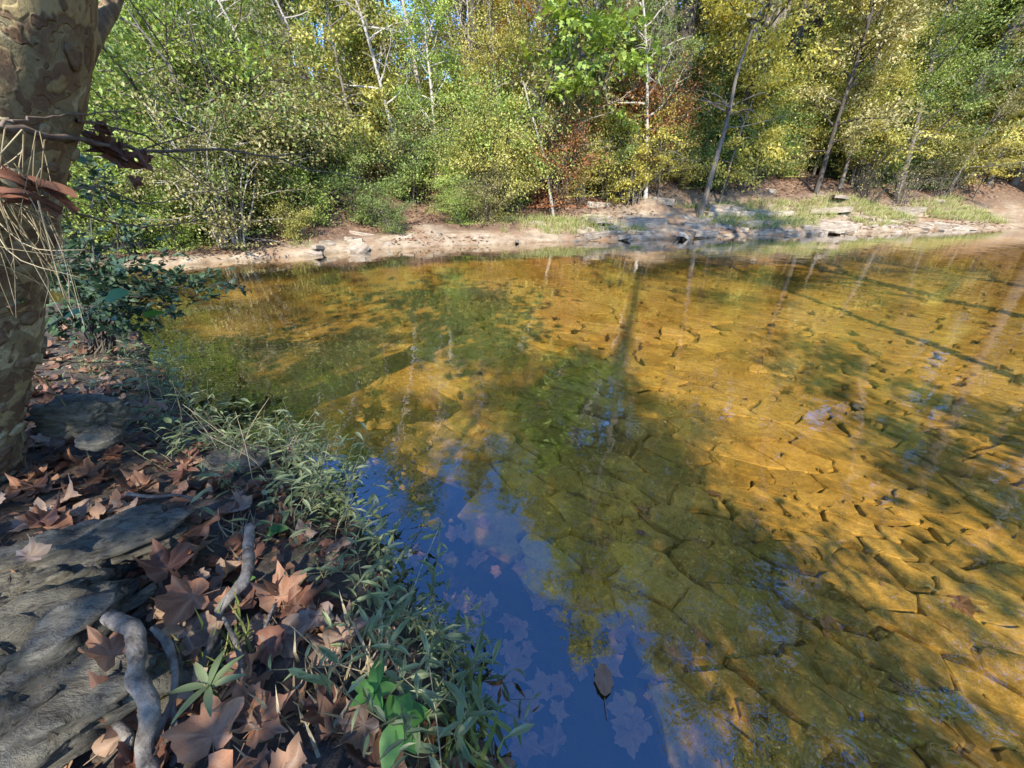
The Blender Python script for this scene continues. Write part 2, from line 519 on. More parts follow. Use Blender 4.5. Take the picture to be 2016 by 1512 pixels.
def axis(parts):
    out = []
    for a, b, n in parts:
        out.append(np.linspace(a, b, n, endpoint=False))
    out.append([parts[-1][1]])
    return np.concatenate(out)
gx = axis([(-600, -60, 12), (-60, -16, 34), (-16, -4, 70), (-4, 5, 190), (5, 20, 120), (20, 60, 34), (60, 600, 12)])
gy = axis([(-300, -30, 8), (-30, -2, 34), (-2, 4.5, 150), (4.5, 8.5, 55), (8.5, 17, 120), (17, 40, 46), (40, 120, 18), (120, 900, 10)])
GX, GY = np.meshgrid(gx, gy)
z, a_bed, a_shore, a_floor, a_sed = terrain(GX.ravel(), GY.ravel(), True)
ny_, nx_ = GX.shape
ii = (np.arange(ny_ - 1)[:, None] * nx_ + np.arange(nx_ - 1)[None]).ravel()
ground = link('ground', mesh_of('ground', np.stack([GX.ravel(), GY.ravel(), z], 1), [np.stack([ii, ii + 1, ii + nx_ + 1, ii + nx_], 1)], M['ground'], True,
              {'bed': a_bed, 'shore': a_shore, 'floor': a_floor, 'sed': a_sed}), kind='structure', label='creek bed, leaf-strewn bank and wooded slope')
wx = np.linspace(-80, 80, 2)
water = link('water', mesh_of('water', [(-150, -12, 0), (150, -12, 0), (150, 26, 0), (-150, 26, 0)], [np.array([[0, 1, 2, 3]])], M['water'], False), kind='structure', label='clear shallow creek water with sky and tree reflections')

# ------------------------------------------------------------------ streambed slabs and shore stones
def clip_cell(poly, p, q):
    m, d = (p + q) / 2, q - p
    out = []
    n = len(poly)
    for i in range(n):
        a, b = poly[i], poly[(i + 1) % n]
        da, db = np.dot(a - m, d), np.dot(b - m, d)
        if da <= 0:
            out.append(a)
        if (da < 0) != (db < 0) and da != db:
            out.append(a + (b - a) * (da / (da - db)))
    return out

def cells(pts):
    pts = np.asarray(pts)
    res = []
    for i, p in enumerate(pts):
        d2 = ((pts - p) ** 2).sum(1)
        idx = np.argsort(d2)[1:15]
        R = math.sqrt(d2[idx[5]]) * 1.3
        poly = [p + np.array(c) * R for c in ((-1, -1), (1, -1), (1, 1), (-1, 1))]
        for j in idx:
            poly = clip_cell(poly, p, pts[j])
            if len(poly) < 3:
                break
        res.append(np.array(poly) if len(poly) >= 3 else None)
    return res

def chaikin(P, k=.22):
    Q = []
    n = len(P)
    for i in range(n):
        a, b = P[i], P[(i + 1) % n]
        Q += [a + (b - a) * k, a + (b - a) * (1 - k)]
    return np.array(Q)

def slab(mb, P, thick, bev, r, tilt=(0, 0), origin=None, zf=0.0):
    """P polygon (n,2) -> closed slab whose top is about z = 0 at origin"""
    n = len(P)
    c = P.mean(0)
    o = c if origin is None else origin
    d = P - c
    L = np.linalg.norm(d, axis=1)[:, None] + 1e-6
    inn = c + d * np.clip(1 - bev / L, .3, 1)
    def zt(Q, dz):
        return (Q[:, 0] - c[0]) * tilt[0] + (Q[:, 1] - c[1]) * tilt[1] + dz + zf
    jit = r.normal(0, bev * .18, n)
    out_ = c + d * (1.0 + r.normal(0, .01, n)[:, None])
    V = np.vstack([np.c_[c + d * 1.02 - o, zt(c + d * 1.02, -thick)], np.c_[out_ - o, zt(out_, -bev * .9) + jit], np.c_[inn - o, zt(inn, 0) + jit * .5], [[c[0] - o[0], c[1] - o[1], zf]]])
    i = np.arange(n)
    j = (i + 1) % n
    F4 = np.vstack([np.stack([i, j, n + j, n + i], 1), np.stack([n + i, n + j, 2 * n + j, 2 * n + i], 1)])
    F3 = np.stack([2 * n + i, 2 * n + j, np.full(n, 3 * n)], 1)
    mb.add(V, [F4, F3], r.random())

r1 = np.random.default_rng(5)
A = math.radians(-33)                      # the joints of the shale run along this bearing
ROT = np.array([[math.cos(A), math.sin(A)], [-math.sin(A), math.cos(A)]])
STR = np.array([.68, 1.28])
cand = []
for gxx in np.arange(-8, 21, .085):
    for gyy in np.arange(-.6, 14.5, .085):
        cand.append((gxx + r1.uniform(-.05, .05), gyy + r1.uniform(-.05, .05)))
cand = np.array(cand)
cy_ok = (cand[:, 1] < far_y(cand[:, 0]) - .1) & (cand[:, 1] > near_y(cand[:, 0]) + .08)
cand = cand[cy_ok]
r1.shuffle(cand)
dist_c = np.hypot(cand[:, 0], cand[:, 1])
rad_c = np.where(dist_c < 3.5, .04 + .36 * np.clip(fbm(cand[:, 0] * 1.9, cand[:, 1] * 1.9, 3, 3) - .28, 0, 1) + .05 * r1.random(len(cand)), 0.075 + .26 * np.clip(fbm(cand[:, 0] * .9, cand[:, 1] * .9, 3, 3) - .2, 0, 1) + .08 * r1.random(len(cand)))
Q = (cand @ ROT.T) * STR
keep = []
grid = {}
for i in range(len(Q)):
    k = (int(Q[i, 0] // .4), int(Q[i, 1] // .4))
    ok = True
    for a in (-1, 0, 1):
        for b in (-1, 0, 1):
            for j in grid.get((k[0] + a, k[1] + b), ()):
                if (Q[i, 0] - Q[j, 0]) ** 2 + (Q[i, 1] - Q[j, 1]) ** 2 < max(rad_c[i], rad_c[j]) ** 2:
                    ok = False
                    break
            if not ok: break
        if not ok: break
    if ok:
        grid.setdefault(k, []).append(i)
        keep.append(i)
cl = cells(Q[keep])
polys = []
INV = np.linalg.inv(ROT)
for c in cl:
    if c is None or len(c) < 3:
        continue
    polys.append((c / STR) @ INV.T)
def in_view(x, y, z=0.0, m=60):
    f = y * CP - (z - CAM_H) * SP
    u = y * SP + (z - CAM_H) * CP
    if f <= .05:
        return False
    return -m < 1008 + x / f * FPX < 2016 + m and -m < 756 - u / f * FPX < 1512 + m
def view_size(c, s):
    return s / max(.3, math.hypot(c[0], c[1])) ** 1.6
vis = []
for P in polys:
    c = P.mean(0)
    if c[1] > .2 and in_view(c[0], c[1], -.3, 150):
        vis.append(P)
def parea(P):
    x, y = P[:, 0], P[:, 1]
    return .5 * abs(np.dot(x, np.roll(y, 1)) - np.dot(y, np.roll(x, 1)))
vis.sort(key=lambda P: -view_size(P.mean(0), math.sqrt(parea(P))))
rest = MB()
nst = 0
for P in vis:
    c = P.mean(0)
    ar = parea(P)
    if ar < .003 or ar > 1.2:
        continue
    dsh = float(min(far_y(c[0]) - c[1], (c[1] - near_y(c[0])) * .8))
    if dsh < .5 + .25 * r1.random() or c[0] < -.9 + .4 * math.sin(c[1] * 3):
        continue
    far_k = 1 + 1.1 * float(sstep(2.5, 6, math.hypot(*c)))
    gap = r1.uniform(.003, .017) * (far_k * 1.5 - .5) * min(1, math.sqrt(ar) / .25)
    d = P - c
    P2 = c + d * (1 - gap / (np.linalg.norm(d, axis=1)[:, None] + 1e-6) * 1.4) + r1.normal(0, .006, 2)
    P2 = P2 + r1.normal(0, .035 * math.sqrt(ar), P2.shape)
    mid = (P2 + np.roll(P2, -1, 0)) / 2 + r1.normal(0, .05 * math.sqrt(ar), P2.shape)
    P2 = np.stack([P2, mid], 1).reshape(-1, 2)
    if nst < 300 and r1.random() < .25:
        P2 = chaikin(P2, r1.uniform(.08, .2))
    zt, _, _, _, sd = terrain(c[0], c[1], True)
    z0 = float(zt) + .045 - .05 * float(sd) + r1.normal(.005, .006)
    z0 = min(z0, -.03)
    tl = r1.normal(0, .018, 2)
    th = r1.uniform(.05, .08)
    if nst < 300:
        mb = MB()
        slab(mb, P2, th, r1.uniform(.004, .010), r1, tl, c)
        link('bed_stone', mb.mesh('bed_stone', M['bed'], False), ground, (c[0], c[1], z0))
        nst += 1
    else:
        slab(rest, P2, th, .01, r1, tl, (0, 0), z0)
so = link('bed_stones', rest.mesh('bed_stones', M['bed'], False), ground, kind='stuff')

mb = MB()
n = 5200
gx_, gy_ = r1.uniform(-1.2, 9, n), r1.uniform(0, 1, n) ** 1.6 * 8
k = (gy_ > near_y(gx_) + .35) & (gy_ < far_y(gx_) - .3) & (fbm(gx_ * 1.6, gy_ * 1.6, 55, 3) > .47)
gx_, gy_ = gx_[k], gy_[k]
zz, _, _, _, sd_ = terrain(gx_, gy_, True)
for X_, Y_, Z_, S_ in zip(gx_, gy_, zz, sd_):
    w = .010 + .045 * r1.random() ** 3
    a = np.sort(r1.uniform(0, 6.28, 6))
    rx = r1.uniform(.7, 1.5)
    Pq = np.c_[np.cos(a) * w * rx, np.sin(a) * w]
    top = np.c_[Pq * .75, np.full(6, w * .45)]
    bot = np.c_[Pq, np.full(6, -.01)]
    i_ = np.arange(6); j_ = (i_ + 1) % 6
    mb.add(np.vstack([bot, top, [[0, 0, w * .5]]]) + [X_, Y_, Z_ + .047 - .047 * S_], [np.stack([i_, j_, 6 + j_, 6 + i_], 1), np.stack([6 + i_, 6 + j_, np.full(6, 12)], 1)], r1.random())
link('bed_gravel', mb.mesh('bed_gravel', M['bed'], False), ground, kind='stuff')

# pale shale along the far waterline
r2 = np.random.default_rng(8)
ns = 0
for i in range(4000):
    if ns >= 150: break
    x = r2.uniform(-5, 17)
    s = abs(r2.normal(.25, .6 if x < 3 else .95))
    if x < 0 and r2.random() < .6: continue
    y = float(far_y(x)) + s
    if not in_view(x, y, .3, 20):
        continue
    dens = fbm(x * .6, y * .9, 40, 3)
    if dens < .42 + .05 * s:
        continue
    w = r2.uniform(.10, .34) * (1.4 if r2.random() < .12 else 1)
    n = r2.integers(5, 8)
    a = np.sort(r2.uniform(0, 2 * math.pi, n))
    P = np.c_[np.cos(a) * w * r2.uniform(.8, 1.5), np.sin(a) * w * r2.uniform(.5, .8)]
    if parea(P) < .012:
        continue
    mb = MB()
    slab(mb, chaikin(P, .12) if r2.random() < .5 else P, r2.uniform(.05, .14), .02, r2, (r2.normal(0, .08), r2.normal(0, .08)), P.mean(0))
    link('shore_stone', mb.mesh('shore_stone', M['shale'], False), ground, (x, y, float(terrain(x, y)) + r2.uniform(.0, .05)), (r2.normal(0, .12), r2.normal(0, .12), r2.uniform(0, 6.28)))
    ns += 1

for i in range(26):
    x = r2.uniform(2.2, 8.5) if i < 18 else r2.uniform(8, 17)
    sft = r2.uniform(.15, 2.6)
    y = float(far_y(x)) + sft
    w = r2.uniform(.35, .7)
    a = np.sort(r2.uniform(0, 2 * math.pi, 8))
    P = np.c_[np.cos(a) * w * 1.3, np.sin(a) * w * .6]
    if parea(P) < .2: continue
    mb = MB()
    slab(mb, P + r2.normal(0, .03, P.shape), r2.uniform(.10, .2), .02, r2, (r2.normal(0, .05), r2.normal(.05, .06)), P.mean(0))
    link('ledge_stone', mb.mesh('ledge_stone', M['shale'], False), ground, (x, y, float(terrain(x, y)) + r2.uniform(.05, .12)), (0, 0, r2.normal(.25, .3)))
# ------------------------------------------------------------------ trees and shrubs
def gen_tree(seed, H, r0, lean=(0, 0), cs=.35, cr=2.5, nl=18, nleaf=6000, leaf='rhomb', ls=.11, wob=.03, up=.5, sub=5, spread=.28, fork=False, flat=.7, shape=1.0, thin=1.0):
    r = np.random.default_rng(seed)
    wood, lf = MB(), MB()
    n = 14
    t = np.linspace(0, 1, n)
    ph = r.uniform(0, 6, 4)
    C = np.c_[lean[0] * H * t ** 1.3 + wob * H * (np.sin(t * 5 + ph[0]) - np.sin(ph[0])) * t, lean[1] * H * t ** 1.3 + wob * H * (np.sin(t * 4.3 + ph[1]) - np.sin(ph[1])) * t, H * t]
    C[0, 2] = -.35
    R = r0 * (1 - t) ** .8 * .92 + r0 * .06
    R[0] *= 1.5
    R[1] *= 1.08
    wood.add(*tube(C, R, 10 if r0 > .1 else 6))
    ends = []
    def pt(tt):
        f = tt * (n - 1)
        i = min(int(f), n - 2)
        return C[i] + (C[i + 1] - C[i]) * (f - i)
    az = r.uniform(0, 6.28)
    for k in range(nl):
        tt = cs + (1 - cs) * ((k + r.uniform(0, 1)) / nl) ** .9 * .97
        az += 2.4 + r.normal(0, .4)
        q = (tt - cs) / (1 - cs)
        L = cr * ((1 - q) ** .7 * .85 + .22) * r.uniform(.65, 1.2) * shape
        base = pt(tt)
        el = r.uniform(.1, .7) * up * 2 + q * .5
        d = np.array([math.cos(az) * math.cos(el), math.sin(az) * math.cos(el), math.sin(el)])
        m = 6
        pts = [base]
        dd = d.copy()
        for j in range(m):
            dd = dd + r.normal(0, .16, 3) + np.array([0, 0, .05 if up > .4 else -.05])
            dd /= np.linalg.norm(dd)
            pts.append(pts[-1] + dd * L / m)
        pts = np.array(pts)
        rb = max(.008, min(r0 * .42, R[min(int(tt * (n - 1)), n - 1)] * .55)) * thin
        wood.add(*tube(pts, np.linspace(rb, rb * .15, m + 1), 5))
        for j in range(sub):
            u = r.uniform(.3, 1.0)
            i = min(int(u * m), m - 1)
            b = pts[i] + (pts[i + 1] - pts[i]) * (u * m - i)
            sd = dd * .6 + r.normal(0, .7, 3) + np.array([0, 0, .1])
            sd[2] *= .6
            sd /= np.linalg.norm(sd)
            sl = L * r.uniform(.2, .5)
            tip = b + sd * sl + np.array([0, 0, -.05 * sl])
            midp = (b + tip) / 2 + r.normal(0, .05 * sl, 3)
            wood.add(*tube([b, midp, tip], [rb * .3, rb * .2, rb * .06], 3))
            ends.append((b, midp, tip, sd, r.uniform(.3, 1.7), r.random()))
    if nleaf:
        w = np.array([e[4] * np.linalg.norm(e[2] - e[0]) for e in ends])
        cnt = r.multinomial(nleaf, w / w.sum())
        PP, DD, NN, AA = [], [], [], []
        for e, c in zip(ends, cnt):
            if not c: continue
            u = r.uniform(.05, 1.1, c)[:, None]
            P = e[0] + (e[2] - e[0]) * u + r.normal(0, 1, (c, 3)) * spread * np.array([1, 1, .55]) * (.35 + .65 * u)
            D = e[3] + r.normal(0, .8, (c, 3)) + np.array([0, 0, -.25])
            Nn = np.array([0, 0, 1.0]) * flat * 2 + r.normal(0, .75, (c, 3))
            PP.append(P); DD.append(D); NN.append(Nn); AA.append(np.clip(e[5] * .55 + r.random(c) * .45, 0, 1))
        P = np.concatenate(PP)
        leaves(lf, P, np.concatenate(DD), np.concatenate(NN), ls * r.uniform(.6, 1.25, len(P)), leaf, np.concatenate(AA))
    wm = wood.mesh('wood', M['bark'])
    lm = lf.mesh('leaf_crown', M['green'], False) if nleaf else None
    return wm, lm

def gen_shrub(seed, H, W, nst, nleaf, leaf='rhomb', ls=.09, spread=.2, arch=.4, flat=.5):
    r = np.random.default_rng(seed)
    wood, lf = MB(), MB()
    ends = []
    for k in range(nst):
        a = r.uniform(0, 6.28)
        out = r.uniform(.15, 1) * W
        h = H * r.uniform(.5, 1.05) * (1 - .35 * (out / W) ** 2)
        b = np.array([math.cos(a), math.sin(a), 0]) * r.uniform(.02, .18) * W
        tip = np.array([math.cos(a) * out, math.sin(a) * out, h])
        mid = np.array([math.cos(a) * out * .45, math.sin(a) * out * .45, h * (.6 + arch * .4)]) + r.normal(0, .06, 3) * H
        b[2] = -.2
        pts = spline([b, mid, tip], 7)
        rr = H * r.uniform(.006, .012)
        wood.add(*tube(pts, np.linspace(rr, rr * .25, 7), 4))
        for j in range(6):
            u = r.uniform(.15, 1)
            i = min(int(u * 6), 5)
            p0 = pts[i]
            sd = unit(pts[i + 1] - pts[i] + r.normal(0, .8, 3) * np.linalg.norm(pts[i + 1] - pts[i]) * 1.4)
            sl = H * r.uniform(.12, .48)
            sd = unit(sd * [1, 1, .6])
            tp = p0 + sd * sl
            wood.add(*tube([p0, (p0 + tp) / 2 + r.normal(0, .02 * H, 3), tp], [rr * .45, rr * .3, rr * .1], 3))
            ends.append((p0, tp, sd, r.uniform(.05, 1.0) ** 1.6 * 2 + .05, r.random()))
    w = np.array([e[3] for e in ends])
    cnt = r.multinomial(nleaf, w / w.sum())
    PP, DD, NN, AA = [], [], [], []
    for e, c in zip(ends, cnt):
        if not c: continue
        u = r.uniform(.0, 1.12, c)[:, None]
        PP.append(e[0] + (e[1] - e[0]) * u + r.normal(0, 1, (c, 3)) * spread * np.array([1, 1, .5]) * (.35 + .65 * u))
        DD.append(e[2] + r.normal(0, .8, (c, 3)) + np.array([0, 0, -.15]))
        NN.append(np.array([0, 0, 1.0]) * flat * 2 + r.normal(0, .8, (c, 3)))
        AA.append(np.clip(e[4] * .5 + r.random(c) * .5, 0, 1))
    P = np.concatenate(PP)
    P[:, 2] = np.maximum(P[:, 2], .03)
    leaves(lf, P, np.concatenate(DD), np.concatenate(NN), ls * r.uniform(.6, 1.25, len(P)), leaf, np.concatenate(AA))
    return wood.mesh('stems', M['bark']), lf.mesh('shrub_leaves', M['green'], False)

V = {
    'tall_a': gen_tree(1, 20, .26, (.02, -.03), .30, 3.6, 40, 20000, ls=.115, spread=.36, sub=6),
    'tall_b': gen_tree(2, 20, .20, (-.03, -.05), .38, 3.0, 36, 17000, ls=.11, spread=.34, sub=6),
    'tall_c': gen_tree(3, 18, .16, (.05, -.02), .45, 2.6, 30, 9000, ls=.13, spread=.34, sub=6),
    'mid_a': gen_tree(4, 9, .10, (.05, -.08), .12, 2.3, 34, 22000, ls=.078, spread=.26, sub=8),
    'mid_b': gen_tree(5, 9, .085, (-.08, -.06), .14, 2.1, 32, 11500, ls=.105, spread=.24, sub=8),
    'mid_c': gen_tree(6, 8, .075, (.1, -.1), .10, 2.0, 30, 18000, ls=.074, spread=.25, up=.3),
    'sap_a': gen_tree(7, 5.5, .045, (.10, -.10), .12, 1.4, 22, 4600, ls=.10, spread=.20, up=.3),
    'sap_b': gen_tree(8, 5, .035, (-.12, -.05), .20, 1.2, 18, 4600, ls=.075, spread=.18, up=.3, flat=1.1),
    'bare_a': gen_tree(9, 8, .07, (-.25, -.08), .25, 1.7, 20, 350, ls=.09, spread=.2, sub=9, thin=1.3),
    'bare_b': gen_tree(10, 6.5, .05, (-.32, -.05), .18, 1.4, 16, 250, ls=.09, spread=.2, sub=9, thin=1.3),
    'maple': gen_tree(12, 7.5, .09, (-.10, -.28), .28, 2.1, 26, 4200, leaf='maple', ls=.17, spread=.26, up=.3, flat=1.0),
    'pole': gen_tree(13, 16, .13, (.03, -.02), .62, 2.0, 16, 4000, ls=.13, spread=.3),
    'shrub_a': gen_shrub(21, 2.2, 1.5, 24, 14000, ls=.054, spread=.17),
    'shrub_b': gen_shrub(22, 1.8, 1.3, 20, 10500, ls=.05, spread=.16),
    'shrub_c': gen_shrub(23, 2.8, 1.7, 22, 9000, ls=.072, spread=.2, flat=1.1),
    'shrub_d': gen_shrub(24, 1.3, 1.1, 18, 5200, ls=.046, spread=.13),
    'brush': gen_shrub(26, 2.1, 1.7, 15, 700, ls=.06, spread=.18),
    'spice': gen_shrub(25, 3.4, 2.6, 20, 7500, leaf='oval', ls=.105, spread=.17, arch=.9, flat=1.3),
}

PALNAME = {'green': 'green', 'bright': 'bright green', 'dark': 'dark green', 'yellowgreen': 'yellow-green', 'yellow': 'yellow', 'orange': 'orange', 'olive': 'olive', 'rust': 'rust brown', 'pink': 'reddish'}

def plant(name, var, x, y, pal, s=1.0, rz=0.0, bark='bark', label=None, cat='tree', group=None, tilt=(0, 0), parts=('trunk', 'crown'), dz=0.0, sz=None):
    wm, lm = V[var]
    if bark == 'palebark' and x > 5:
        bark = 'bark'
        label = label.replace('pale-stemmed', 'grey-stemmed').replace('pale leaning', 'grey leaning')
    o = link(name, None, None, (x, y, float(terrain(x, y)) + dz), (tilt[0], tilt[1], rz), (s, s, sz or s), label=label, cat=cat, group=group)
    link(parts[0], wm, o, mat=M[bark])
    if lm:
        link(parts[1], lm, o, mat=M[pal])
    return o

def spot(x, y):
    s_ = y - float(far_y(x))
    where = 'where the creek narrows' if x < -4 else 'below the pale leaning snag' if x < -.8 else 'under the maple' if x < 2.6 else 'near the forked tree' if x < 8 else 'beside the arching shrubs'
    return where, 'at the shore edge' if s_ < 2.6 else 'on the lower slope' if s_ < 7 else 'high on the slope'
BARKN = {'bark': 'grey-stemmed', 'darkbark': 'dark-stemmed', 'palebark': 'pale-stemmed'}
r3 = np.random.default_rng(77)
def elev_cap(az):
    return math.radians(np.interp(math.degrees(az), [-75, -45, -30, -15, -5, 2, 8, 20, 35, 55, 80], [28, 29, 30, 33, 40, 44, 56, 59, 57, 50, 42]))
def cap_h(x, y):
    d = math.hypot(x, y)
    return d * math.tan(elev_cap(math.atan2(x, y))) + CAM_H - float(terrain(x, y))
placed = []
def free(x, y, d):
    for (a, b) in placed:
        if (a - x) ** 2 + (b - y) ** 2 < d * d:
            return False
    placed.append((x, y))
    return True

# singled-out trees of the far bank
def feature(name, var, px, py, Y, pal, s, bark, label, rz=0, tilt=(0, 0), cat='tree'):
    p = at_y(px, py, Y)
    placed.append((p[0], p[1]))
    return plant(name, var, p[0], p[1], pal, s, rz, bark, label, cat, tilt=tilt)
feature('tall_tree', 'tall_b', 1270, 330, 16.5, 'yellowgreen', 1.08, 'bark', 'straight grey-trunked tall tree rising behind the broken horizontal limb', 0, (.06, .02))
feature('maple_tree', 'maple', 1150, 330, 14.0, 'bright', 1.0, 'bark', 'maple with large bright green leaves hanging over the far shrubs', 0.0)
feature('leaning_trunk_tree', 'bare_a', 850, 300, 14.5, 'olive', 1.15, 'palebark', 'pale nearly leafless tree leaning over the bank amid olive foliage', .4)
feature('oak_tree', 'mid_a', 720, 330, 15.5, 'green', 1.35, 'darkbark', 'dark-trunked green tree arching behind the pale leaning snag', 2.2)

# broken limb
lp = [at_y(1120, 95, 15.2), at_y(1165, 120, 15.2), at_y(1205, 148, 15.3), at_y(1250, 172, 15.6)]
mb = MB(); mb.add(*tube(spline(lp, 10), np.linspace(.05, .13, 10), 8, True))
limb = link('broken_limb', None, None, lp[-1], label='broken pale limb jutting sideways from the straight grey trunk', cat='limb')
mb2 = MB()
mb2.add(*tube(spline(np.array(lp) - lp[-1], 10), np.linspace(.05, .12, 10), 8, True))
link('wood', mb2.mesh('limb_wood', M['palebark']), limb)
mb2 = MB()
for k in range(16):
    b = (lp[1] + (lp[3] - lp[1]) * r3.uniform(0, .8)) - lp[-1]
    mb2.add(*tube(spline([b, b + r3.normal(0, .18, 3) + [0, 0, -.25], b + r3.normal(0, .3, 3) + [0, 0, -.7]], 6), np.linspace(.015, .004, 6), 4))
link('twigs', mb2.mesh('limb_twigs', M['palebark']), limb)

# forked tree
fp = at_y(1475, 190, 17.0)
fx, fy_ = fp[0], fp[1]
fz = float(terrain(fx, fy_))
fork = link('forked_tree', None, None, (fx, fy_, fz), label='thick forked grey tree with two rising trunks on the wooded slope', cat='tree')
mb2 = MB()
base = [np.array([0, 0, -.3]), np.array([0, 0, 1.0]), np.array([.02, 0, 2.4]), np.array([-.05, 0, 3.4])]
mb2.add(*tube(spline(base, 10), np.linspace(.33, .22, 10), 12))
for e, rr in (([(-.05, 0, 3.2), (-.35, .1, 4.3), (-.6, .2, 6), (-.8, .2, 9), (-1.2, 0, 14)], .18), ([(-.02, 0, 3.1), (.25, 0, 4.2), (.45, 0, 6), (.8, -.2, 9), (1.4, -.3, 14)], .16), ([(.3, 0, 4.2), (.9, 0, 5.2), (1.6, .1, 6.4), (2.4, 0, 8.5)], .12)):
    mb2.add(*tube(spline(e, 14), np.linspace(rr, .04, 14), 9))
link('trunk', mb2.mesh('fork_trunk', M['bark']), fork)
link('crown', V['tall_a'][1], fork, (0, -.6, -4.0), (.08, 0, 0), (1.2, 1.2, 1.2), M['olive'])
placed.append((fx, fy_))

# thin pale sapling in front of the rust leaves
sp = [at_y(1092, 400, 12.9), at_y(1075, 330, 12.9), at_y(1060, 270, 12.9), at_y(1044, 215, 12.9), at_y(1030, 160, 13.0)]
sp[0][2] = float(terrain(sp[0][0], sp[0][1])) - .1
sap = link('thin_sapling', None, None, sp[0], label='thin pale leaning sapling stem in front of rust leaves', cat='sapling')
mb2 = MB(); mb2.add(*tube(spline(np.array(sp) - sp[0], 12), np.linspace(.05, .018, 12), 7))
link('stem', mb2.mesh('sapling_stem', M['palebark']), sap)
sp = [at_y(1405, 330, 13.6), at_y(1425, 260, 13.7), at_y(1440, 200, 13.8), at_y(1450, 150, 13.8), at_y(1480, 60, 14.0)]
sp.insert(0, sp[0] + [-.12, 0, 0]); sp[0][2] = float(terrain(sp[0][0], sp[0][1])) - .1
sap = link('grey_sapling', None, None, sp[0], label='slender grey curved sapling beside the forked tree', cat='sapling')
mb2 = MB(); mb2.add(*tube(spline(np.array(sp) - sp[0], 16), np.linspace(.085, .035, 16), 7))
for k in range(9):
    b = sp[2] + (sp[3] - sp[2]) * r3.uniform(-.2, 1) - sp[0]
    s_ = -1 if k < 6 else 1
    mb2.add(*tube(spline([b, b + [s_ * r3.uniform(.3, .6), r3.normal(-.2, .2), r3.uniform(-.1, .3)], b + [s_ * r3.uniform(.8, 1.5), r3.normal(-.3, .3), r3.uniform(-.2, .6)]], 7), np.linspace(.025, .006, 7), 4))
link('stem', mb2.mesh('sapling_stem', M['bark']), sap)

G1 = 'tall trees of the far wood'
n_t = 0
for i in range(900):
    if n_t >= 80: break
    y0 = r3.uniform(0, 1) ** 1.2
    x = r3.uniform(-34, 46)
    y = float(far_y(x)) + 4.5 + y0 * 26
    if abs(math.atan2(x, y)) > math.radians(66) or not free(x, y, 2.0):
        continue
    h = cap_h(x, y)
    if h < 8.5:
        continue
    var = ['tall_a', 'tall_b', 'tall_c', 'pole'][r3.integers(0, 4)]
    H0 = {'tall_a': 20, 'tall_b': 20, 'tall_c': 18, 'pole': 16}[var]
    s = min(1.15, h / H0 * r3.uniform(.85, 1.0))
    if x < -1:
        pal = r3.choice(['green', 'olive', 'yellowgreen', 'yellowgreen', 'olive'])
    else:
        pal = r3.choice(['yellow', 'olive', 'yellowgreen', 'green', 'yellowgreen', 'green'])
    bk = r3.choice(['bark', 'darkbark', 'bark', 'darkbark', 'palebark'] if x < 4 else ['bark', 'darkbark'])
    plant('tall_tree', var, x, y, pal, s, r3.uniform(0, 6.28), bk, 'tall %s %s-leaved tree %s %s' % ((BARKN[bk], PALNAME[pal]) + spot(x, y)[::-1]), 'tree', G1)
    n_t += 1
n_t = 0
for i in range(3000):
    if n_t >= 84: break
    x = r3.uniform(-24, 30)
    y = float(far_y(x)) + 2.2 + r3.uniform(0, 1) ** 1.3 * 15
    if abs(math.atan2(x, y)) > math.radians(62) or not free(x, y, 1.1):
        continue
    h = cap_h(x, y)
    var = ['mid_a', 'mid_b', 'mid_c'][r3.integers(0, 3)]
    s = min(r3.uniform(.6, 1.15), h / 9)
    if x < -1.5:
        pal = r3.choice(['green', 'yellowgreen', 'olive', 'bright', 'yellowgreen', 'olive'])
    elif x < 4:
        pal = r3.choice(['olive', 'orange', 'yellow', 'green', 'dark', 'yellowgreen', 'rust'])
    else:
        pal = r3.choice(['yellowgreen', 'yellow', 'green', 'dark', 'olive', 'green', 'bright'])
    plant('understory_tree', var, x, y, pal, s, r3.uniform(0, 6.28), bk := r3.choice(['bark', 'palebark', 'palebark', 'darkbark']), 'small %s %s-leaved understory tree %s %s' % ((BARKN[bk], PALNAME[pal]) + spot(x, y)[::-1]), 'tree', 'understory trees of the far wood')
    n_t += 1
n_t = 0
for i in range(400):
    if n_t >= 46: break
    x = r3.uniform(-16, 7) if i % 4 else r3.uniform(0, 20)
    y = float(far_y(x)) + 2.5 + r3.uniform(0, 7)
    if abs(math.atan2(x, y)) > math.radians(58) or not free(x, y, .8):
        continue
    var = ['bare_a', 'bare_b'][r3.integers(0, 2)]
    plant('bare_sapling', var, x, y, 'olive', r3.uniform(.7, 1.05), r3.normal(0, .5), 'palebark', 'pale leaning %s almost bare sapling %s %s' % (('tall' if var == 'bare_a' else 'short',) + spot(x, y)[::-1]), 'sapling', 'nearly bare saplings of the far bank')
    n_t += 1
n_t = 0
for i in range(400):
    if n_t >= 26: break
    x = r3.uniform(-15, 19)
    y = float(far_y(x)) + 2.3 + r3.uniform(0, 6)
    if abs(math.atan2(x, y)) > math.radians(58) or not free(x, y, .8):
        continue
    var = ['sap_a', 'sap_b'][r3.integers(0, 2)]
    pal = r3.choice(['yellowgreen', 'bright', 'olive', 'green'] if x < -1.5 else ['orange', 'yellow', 'rust', 'olive', 'green', 'yellowgreen'] if x < 5 else ['yellowgreen', 'yellow', 'green'])
    plant('leafy_sapling', var, x, y, pal, r3.uniform(.6, 1.05), r3.uniform(0, 6.28), bk := r3.choice(['palebark', 'bark']), 'thin %s %s-leaved sapling %s %s' % ((BARKN[bk], PALNAME[pal]) + spot(x, y)[::-1]), 'sapling', 'leafy saplings of the far bank')
    n_t += 1
n_t = 0
placed2 = placed
placed = []
